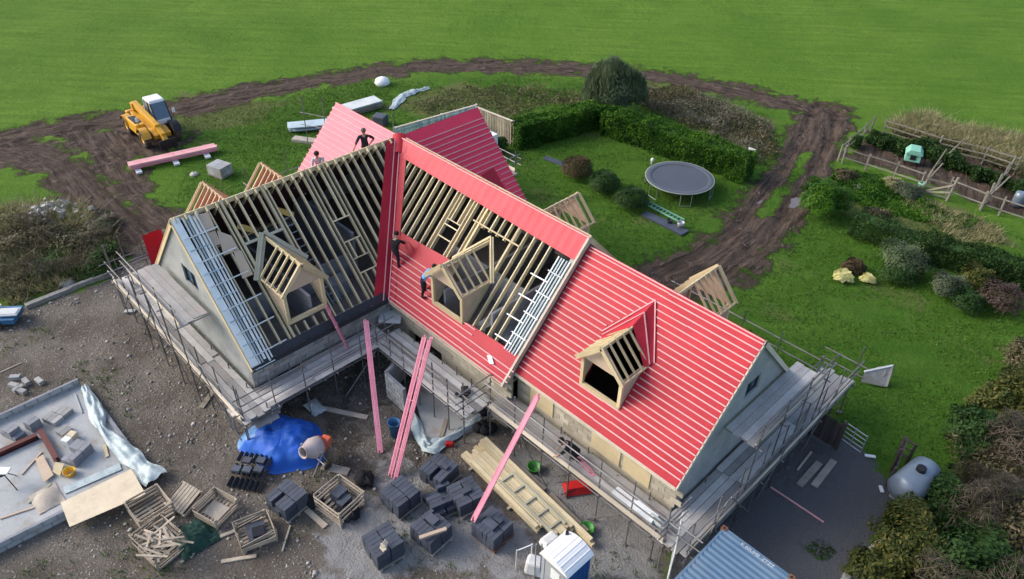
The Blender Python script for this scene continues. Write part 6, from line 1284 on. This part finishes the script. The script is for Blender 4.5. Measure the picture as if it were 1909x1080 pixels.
# grey broken slab thing on the lawn
t = thing('table_top', 'grey table top lying tilted on the right lawn', 'table top', tuple(G(1633, 712)))
P = [G(1605, 712, .1), G(1652, 722, .1), G(1664, 682, .75), G(1612, 693, .6)]; b = MB(); b.prism(P, Vector((.03, .05, .05))); b.build('panel', M['stone'], t)
m = P[0].lerp(P[2], .6)+Vector((.0, -.02, .04)); nrm = (P[1]-P[0]).cross(P[2]-P[0]).normalized(); b = MB(); b.lathe(m+nrm*.01, nrm, [(0, .22), (.04, .22), (.04, .17), (.0, .17)], 16); b.build('ring', M['stone'], t)
b = MB(); b.beam(P[3], P[2], .08, .06); b.build('edge_batten', M['palebat'], t); b = MB(); b.tube(P[2]+Vector((0, .1, 0)), Vector((P[2].x+.1, P[2].y+.3, .0)), .03); b.build('leg', M['galv'], t)
for (a_, b2, lab) in (((1612, 849), (1632, 852), 'white strip lying on the lawn edge beside the field gate'), ((1641, 906), (1645, 918), 'white strip lying on the gravel in front of the tank')):
    p, q = G(*a_, .05), G(*b2, .05); m = MB(); m.beam(p, q, .12, .05); tag(m.build('white_strip', M['white']), lab, 'strip')
t = thing('stone_edging', 'row of rough stones edging the gravel yard below the shrubs', 'stone edging', tuple(G(1650, 1000)))
for i in range(22): f = i/21; q = G(1690, 958).lerp(G(1575, 1085), f); b = MB(); b.box(q+Vector((random.uniform(-.05, .05), random.uniform(-.05, .05), .09)), (.26, .18, .18), Matrix.Rotation(random.uniform(0, 3), 3, 'Z'), .8); b.build('stone', M['stone'], t)
# red wrapped sheet beyond the left gable
c = G(285, 478, .0); t = thing('red_sheet', 'red sheet hanging upright on the scaffold beyond the left gable', 'sheet', tuple(c))
p0, p1 = PXp(264, 440, -5.6), PXp(283, 490, -5.6); b = MB(); b.grid(lambda u, v: Vector((-5.55+.03*math.sin(9*u), p0.y+(u*.85), 3.9-2.0*v)), 10, 10); k = len(b.v); b.add([(x+.02, y+.015, z) for x, y, z in b.v], [tuple(reversed(f)) for f in b.f]); b.build('cloth', M['membrane'], t, smooth=True)
# ---- telehandler
fw, fr_ = G(272, 272), G(335, 262); rw = G(243, 250)
ax = Vector((fw.x-rw.x, fw.y-rw.y, 0)).normalized(); rz = math.atan2(ax.y, ax.x)-.04
mid = (fw+fr_)/2; ctr = Vector((mid.x, mid.y, 0)) - Vector((math.cos(rz), math.sin(rz), 0))*1.45
t = thing('telehandler', 'yellow telehandler with a white roofed cab and a lowered boom, parked on the grass', 'telehandler', tuple(ctr), rz)
def L(mb, nm, m, par=t, **k): return mb.build(nm, M[m], par, local=True, **k)
b = MB(); b.prism([(-2.1, -.55, .55), (1.9, -.55, .55), (2.0, -.55, .85), (1.3, -.55, 1.05), (-1.3, -.55, 1.15), (-2.2, -.55, 1.25)], (0, 1.1, 0)); L(b, 'chassis', 'yellow', bevel=.04)
b = MB(); b.box((-.2, -.85, .95), (1.9, .6, .75)); L(b, 'engine_cover', 'yellow', bevel=.07)
b = MB(); b.box((-.2, -.86, 1.34), (1.3, .45, .04)); L(b, 'engine_grille', 'black')
b = MB(); b.box((-2.15, 0, 1.0), (.35, 1.5, .55)); L(b, 'counterweight', 'yellow', bevel=.08)
b = MB(); b.prism([(-.75, .15, .75), (.85, .15, .75), (.95, .15, 1.35), (.5, .15, 2.35), (-.65, .15, 2.35)], (0, .95, 0)); cb = L(b, 'cab', 'glassm')
b = MB(); b.prism([(-.74, .12, 2.33), (.52, .12, 2.33), (.40, .12, 2.50), (-.6, .12, 2.52)], (0, 1.0, 0)); L(b, 'roof', 'white', cb, bevel=.06)
for y in (.14, 1.11):
    for (p, q) in (((-.74, .8), (-.66, 2.35)), ((.94, 1.35), (.5, 2.35)), ((.85, .75), (.95, 1.35)), ((0, .8), (0, 2.35))): b = MB(); b.tube((p[0], y, p[1]), (q[0], y, q[1]), .04, 6); L(b, 'pillar', 'black' if p[0] > -.5 else 'white', cb)
b = MB(); b.box((.9, .62, 1.2), (.12, .9, .35)); L(b, 'cowl', 'white', cb, bevel=.03)
b = MB(); b.beam((-1.9, -.12, 1.72), (1.75, -.12, 1.25), .34, .40); bo = L(b, 'boom', 'yellow', bevel=.03)
b = MB(); b.beam((1.4, -.12, 1.30), (2.45, -.12, .95), .26, .30); L(b, 'inner_boom', 'yellow', bo)
b = MB(); b.prism([(2.2, -.26, 1.15), (2.75, -.26, .8), (2.8, -.26, .3), (2.55, -.26, .3), (2.3, -.26, .7)], (0, .28, 0)); L(b, 'boom_nose', 'yellow', bo, bevel=.03)
b = MB(); b.box((-1.85, -.12, 1.55), (.4, .5, .55)); L(b, 'boom_pivot', 'yellow', bevel=.04)
b = MB(); b.box((2.85, -.1, .5), (.08, 1.1, .6)); L(b, 'carriage', 'black')
for y in (-.42, .2): b = MB(); b.prism([(2.9, y, .55), (2.9, y, .1), (4.0, y, .09), (4.0, y, .14), (2.97, y, .17), (2.97, y, .55)], (0, .12, 0)); L(b, 'fork', 'black')
for x in (-1.40, 1.42):
    for y in (-1.0, 1.0):
        b = MB(); s_ = 1 if y > 0 else -1; b.lathe((x, y-.22*s_, .60), (0, s_, 0), [(0, .2), (0, .5), (.04, .59), (.36, .59), (.42, .5), (.42, .32), (.34, .3)], 24); wh = L(b, 'wheel', 'tyre', smooth=False)
        b = MB(); b.lathe((x, y-.22*s_, .60), (0, s_, 0), [(.30, .02), (.30, .16), (.40, .18), (.36, .32), (.41, .33)], 16); L(b, 'rim', 'yellow', wh, smooth=True)
        for k in range(14): a_ = 6.283*k/14; b = MB(); b.box((x+.60*math.cos(a_), y, .60+.60*math.sin(a_)), (.06, .34, .07), Matrix.Rotation(-a_, 3, 'Y')); L(b, 'tread_lug', 'tyre', wh)
        b = MB(); b.grid(lambda u, v: Vector((x+.70*math.cos(math.pi*(.1+.8*u)), y-.24+.48*v, .62+.70*math.sin(math.pi*(.1+.8*u)))), 8, 1); k_ = len(b.v); b.add([(p[0], p[1], p[2]-.03) for p in b.v], [tuple(reversed(f)) for f in b.f]); L(b, 'mudguard', 'yellow' if y < 0 else 'black')
for y in (-.98, 1.12): b = MB(); b.tube((1.0 if y > 0 else 1.1, y, 1.3), (1.15, y+(.2 if y > 0 else -.1), 1.7), .02); L(b, 'mirror_arm', 'black'); b = MB(); b.box((1.15, y+(.2 if y > 0 else -.1), 1.85), (.05, .16, .3)); L(b, 'mirror', 'white')
for y in (.3, .95): b = MB(); b.tube((1.0, y, 1.0), (1.06, y, 1.0), .08, 12); L(b, 'headlight', 'white')
# ================================================================== people
def person(label, J, top, trousers, hairm, face, hat=None):
    """J: world points of the joints; the body is one skinned surface, hair is its child"""
    V, E, Rd, part = [], [], [], []
    def add(p, r_, par, seg):
        V.append(Vector(p)); Rd.append(r_); part.append(seg)
        if par is not None: E.append((par, len(V)-1))
        return len(V)-1
    pel = add(J['pelvis'], .145, None, 'leg')
    wst = add(J['pelvis'].lerp(J['chest'], .45), .125, pel, 'top'); ch = add(J['chest'], .15, wst, 'top'); nk = add(J['neck'], .062, ch, 'skin')
    h0 = add(J['neck'].lerp(J['head'], .55), .085, nk, 'skin'); h1 = add(J['head'], .105, h0, 'skin'); add(J['head']+(J['head']-J['neck']).normalized()*.09, .075, h1, 'skin')
    for s in 'lr':
        sh = add(J['sh'+s], .072, ch, 'top'); el = add(J['el'+s], .052, sh, 'top'); wr = add(J['wr'+s], .034, el, 'skin')
        d = (J['wr'+s]-J['el'+s]).normalized(); sd_ = d.cross(face).normalized() if d.cross(face).length > .1 else d.orthogonal(); pm = add(J['wr'+s]+d*.06, .036, wr, 'skin')
        for k, (o, l) in enumerate(((-.030, .070), (-.011, .085), (.009, .080), (.028, .062))):
            a_ = add(V[pm]+d*.035+sd_*o, .010, pm, 'skin'); b_ = add(V[a_]+d*l*.5+face*.006, .009, a_, 'skin'); add(V[b_]+d*l*.45+face*.022, .007, b_, 'skin')
        a_ = add(V[wr]+d*.03+sd_*.035, .011, wr, 'skin'); add(V[a_]+d*.035+sd_*.022+face*.015, .009, a_, 'skin')
        hp = add(J['hip'+s], .095, pel, 'leg'); kn = add(J['kn'+s], .065, hp, 'leg'); mid = add(J['kn'+s].lerp(J['an'+s], .4), .062, kn, 'leg'); an = add(J['an'+s], .045, mid, 'shoe')
        add(J['an'+s]+face*.07-Vector((0, 0, .035)), .045, an, 'shoe'); add(J['an'+s]+face*.17-Vector((0, 0, .045)), .035, len(V)-1, 'shoe')
    me = bpy.data.meshes.new('skeleton'); me.from_pydata([tuple(v) for v in V], E, []); o = bpy.data.objects.new('person', me); COL.objects.link(o)
    sk = o.modifiers.new('skin', 'SKIN'); sk.branch_smoothing = .6
    for i, sv in enumerate(me.skin_vertices[0].data): q_ = Rd[i]*(1.18 if part[i] != 'skin' else 1.0); sv.radius = (q_, q_); sv.use_root = (i == 0)
    ss = o.modifiers.new('smooth', 'SUBSURF'); ss.levels = 1; ss.render_levels = 1
    dg = bpy.context.evaluated_depsgraph_get(); m2 = bpy.data.meshes.new_from_object(o.evaluated_get(dg)); o.modifiers.clear(); o.data = m2
    m2.materials.clear(); names = ['skin', 'top', 'leg', 'shoe']
    for m_ in (M['skin'], M[top], M[trousers], M['black']): m2.materials.append(m_)
    PV = np.array([tuple(v) for v in V]); segs = [(i, j) for i, j in E]
    for pl in m2.polygons:
        c = np.array(pl.center); best, bi = 1e9, 0
        for i, j in segs:
            a, b = PV[i], PV[j]; t_ = np.clip(((c-a)@(b-a))/((b-a)@(b-a)+1e-9), 0, 1); d_ = np.linalg.norm(c-a-t_*(b-a))/(Rd[i]*(1-t_)+Rd[j]*t_)
            if d_ < best: best, bi = d_, (j if t_ > .35 else i)
        pl.material_index = names.index(part[bi]); pl.use_smooth = True
    base = min((v.co.z for v in m2.vertices)); org = Vector((J['pelvis'].x, J['pelvis'].y, base))
    for v in m2.vertices: v.co -= org
    o.location = org; tag(o, label, 'person')
    hd = J['head']; upd = (J['head']-J['neck']).normalized(); fc = (face-upd*face.dot(upd)).normalized(); sd2 = upd.cross(fc)
    b = MB(); b.lathe(hd-fc*.022+upd*.03-upd*.07, upd, [(0, .085), (.05, .118), (.10, .116), (.15, .085), (.175, .03), (.18, .005)], 14); b.build('hair', M[hairm], o, smooth=True)
    for s in (-1, 1): b = MB(); b.lathe(hd+fc*.10+sd2*.035*s+upd*.005, fc, [(-.012, .014), (0, .012), (.004, .002)], 8); b.build('eye', M['black'], o)
    b = MB(); b.lathe(hd+fc*.095-upd*.035, fc, [(0, .018), (.02, .014), (.035, .003)], 8); b.build('nose', M['skin'], o)
    b = MB(); b.beam(hd+fc*.098-upd*.062-sd2*.024, hd+fc*.098-upd*.062+sd2*.024, .01, .008); b.build('mouth', M['rust'], o)
    for s in (-1, 1): b = MB(); b.lathe(hd+sd2*.10*s, sd2*s, [(0, .03), (.014, .026), (.018, .01)], 8); b.build('ear', M['skin'], o)
    return o
def pose(base, face, torso=0.0, hipz=.92, side=0.0, arms=None, feet=None, knees=None, head_t=0.0):
    """a standing pose on `base`, bent forward by `torso` radians towards `face`"""
    face = Vector((*face, 0)).normalized(); sd_ = face.cross(Vector((0, 0, 1))); up = Vector((0, 0, 1)); J = {}
    J['pelvis'] = base+up*hipz; td = (up*math.cos(torso)+face*math.sin(torso)+sd_*side).normalized(); J['chest'] = J['pelvis']+td*.40
    J['neck'] = J['chest']+td*.17; hd = (up*math.cos(torso*.6+head_t)+face*math.sin(torso*.6+head_t)).normalized(); J['head'] = J['neck']+hd*.18+face*.02
    arms = arms or {'l': ((-.06, .02, -.30), (.10, .02, -.54)), 'r': ((-.06, .02, -.30), (.10, .02, -.54))}
    for s, k in (('l', -1), ('r', 1)):
        J['sh'+s] = J['chest']+td*.09+sd_*.20*k
        for nm, a in zip(('el', 'wr'), arms[s]): J[nm+s] = J['sh'+s]+face*a[0]+sd_*a[1]*k+up*a[2]
        J['hip'+s] = J['pelvis']-up*.05+sd_*.10*k
        ft = (feet or {}).get(s, (0, .12, 0)); J['an'+s] = base+face*ft[0]+sd_*ft[1]*k+up*(.08+ft[2])
        kf = (knees or {}).get(s, .06); m_ = J['hip'+s].lerp(J['an'+s], .52); J['kn'+s] = m_+face*kf
    return J, face
# man in black behind the ridge, hand on hip, other hand on the ridge
p = PXp(682, 272, -.45); base = Vector((-.50, p.y, H-.5*K-.30)); base.z = PXp(682, 238, -.5).z-1.72
J, f = pose(base, (.8, -.6), .18, arms={'l': ((-.12, .22, -.20), (.06, .04, -.36)), 'r': ((.12, .16, -.26), (.30, .26, -.44))}, feet={'l': (-.05, .12, .0), 'r': (.15, .14, -.0)})
person('worker in dark navy clothes standing behind the bare ridge, hand on hip', J, 'navy', 'jeans', 'greyhair', f)
# man in a white shirt further down the ridge
b0 = Vector((-.75, PXp(593, 290, -.75).y, PXp(592, 281, -.75).z-1.70))
J, f = pose(b0, (.7, -.7), .3, arms={'l': ((.1, .05, -.28), (.34, .0, -.36)), 'r': ((.1, .05, -.28), (.34, .0, -.36))})
person('worker in a white shirt half hidden behind the ridge of the left wing', J, 'whiteshirt', 'jeans', 'hair', f)
# scaffold boards inside the rear slope that these two stand on
for (q, lab) in ((base, 'board behind the ridge that the navy clad worker stands on'), (b0, 'board behind the ridge that the white shirted worker stands on')):
    pass
# man in black on the valley
def onA(px, py, n=0.0):
    v = ray(px, py); p0 = Vector((0, 0, H)); nn = Vector((0, -K, 1)); nn = Vector((0, -K, 1)); return CAM+v*(((p0-CAM).dot(nn))/(v.dot(nn)))
b1 = onA(740, 500); b1 = Vector((b1.x-.05, b1.y, b1.z+.02))
J, f = pose(b1, (-.45, .85), .42, .84, arms={'l': ((.20, .04, -.20), (.44, .0, -.22)), 'r': ((.18, .08, -.22), (.40, .05, -.30))}, feet={'l': (.28, .13, .30), 'r': (-.05, .14, .0)}, knees={'l': .16, 'r': .05})
person('worker in black climbing the red valley with his back to the camera', J, 'blackcloth', 'jeans', 'hair', f)
# man in a blue shirt bending at the front dormer
b2 = onA(789, 553); b2 = Vector((b2.x, b2.y, b2.z+.03))
J, f = pose(b2, (.55, .83), .75, .86, arms={'l': ((.22, .03, -.24), (.42, .0, -.22)), 'r': ((.24, .05, -.20), (.48, .05, -.12))}, feet={'l': (.06, .16, .08), 'r': (-.06, .16, -.02)}, knees={'l': .10, 'r': .05}, head_t=.25)
person('worker in a bright blue shirt bending forward beside the front dormer', J, 'blueshirt', 'navy', 'hair', f)
# man in black crouching on the scaffold
b3 = G(1078, 856, 1.64); 
J, f = pose(Vector((b3.x, b3.y, b3.z)), (-.75, -.55), 1.05, .42, arms={'l': ((.18, .05, -.22), (.34, .0, -.42)), 'r': ((.16, .08, -.22), (.30, .05, -.44))}, feet={'l': (-.10, .14, 0), 'r': (.16, .14, 0)}, knees={'l': .34, 'r': .32}, head_t=.2)
person('worker in black crouching on the lower wing scaffold over the pink battens', J, 'blackcloth', 'blackcloth', 'hair', f)
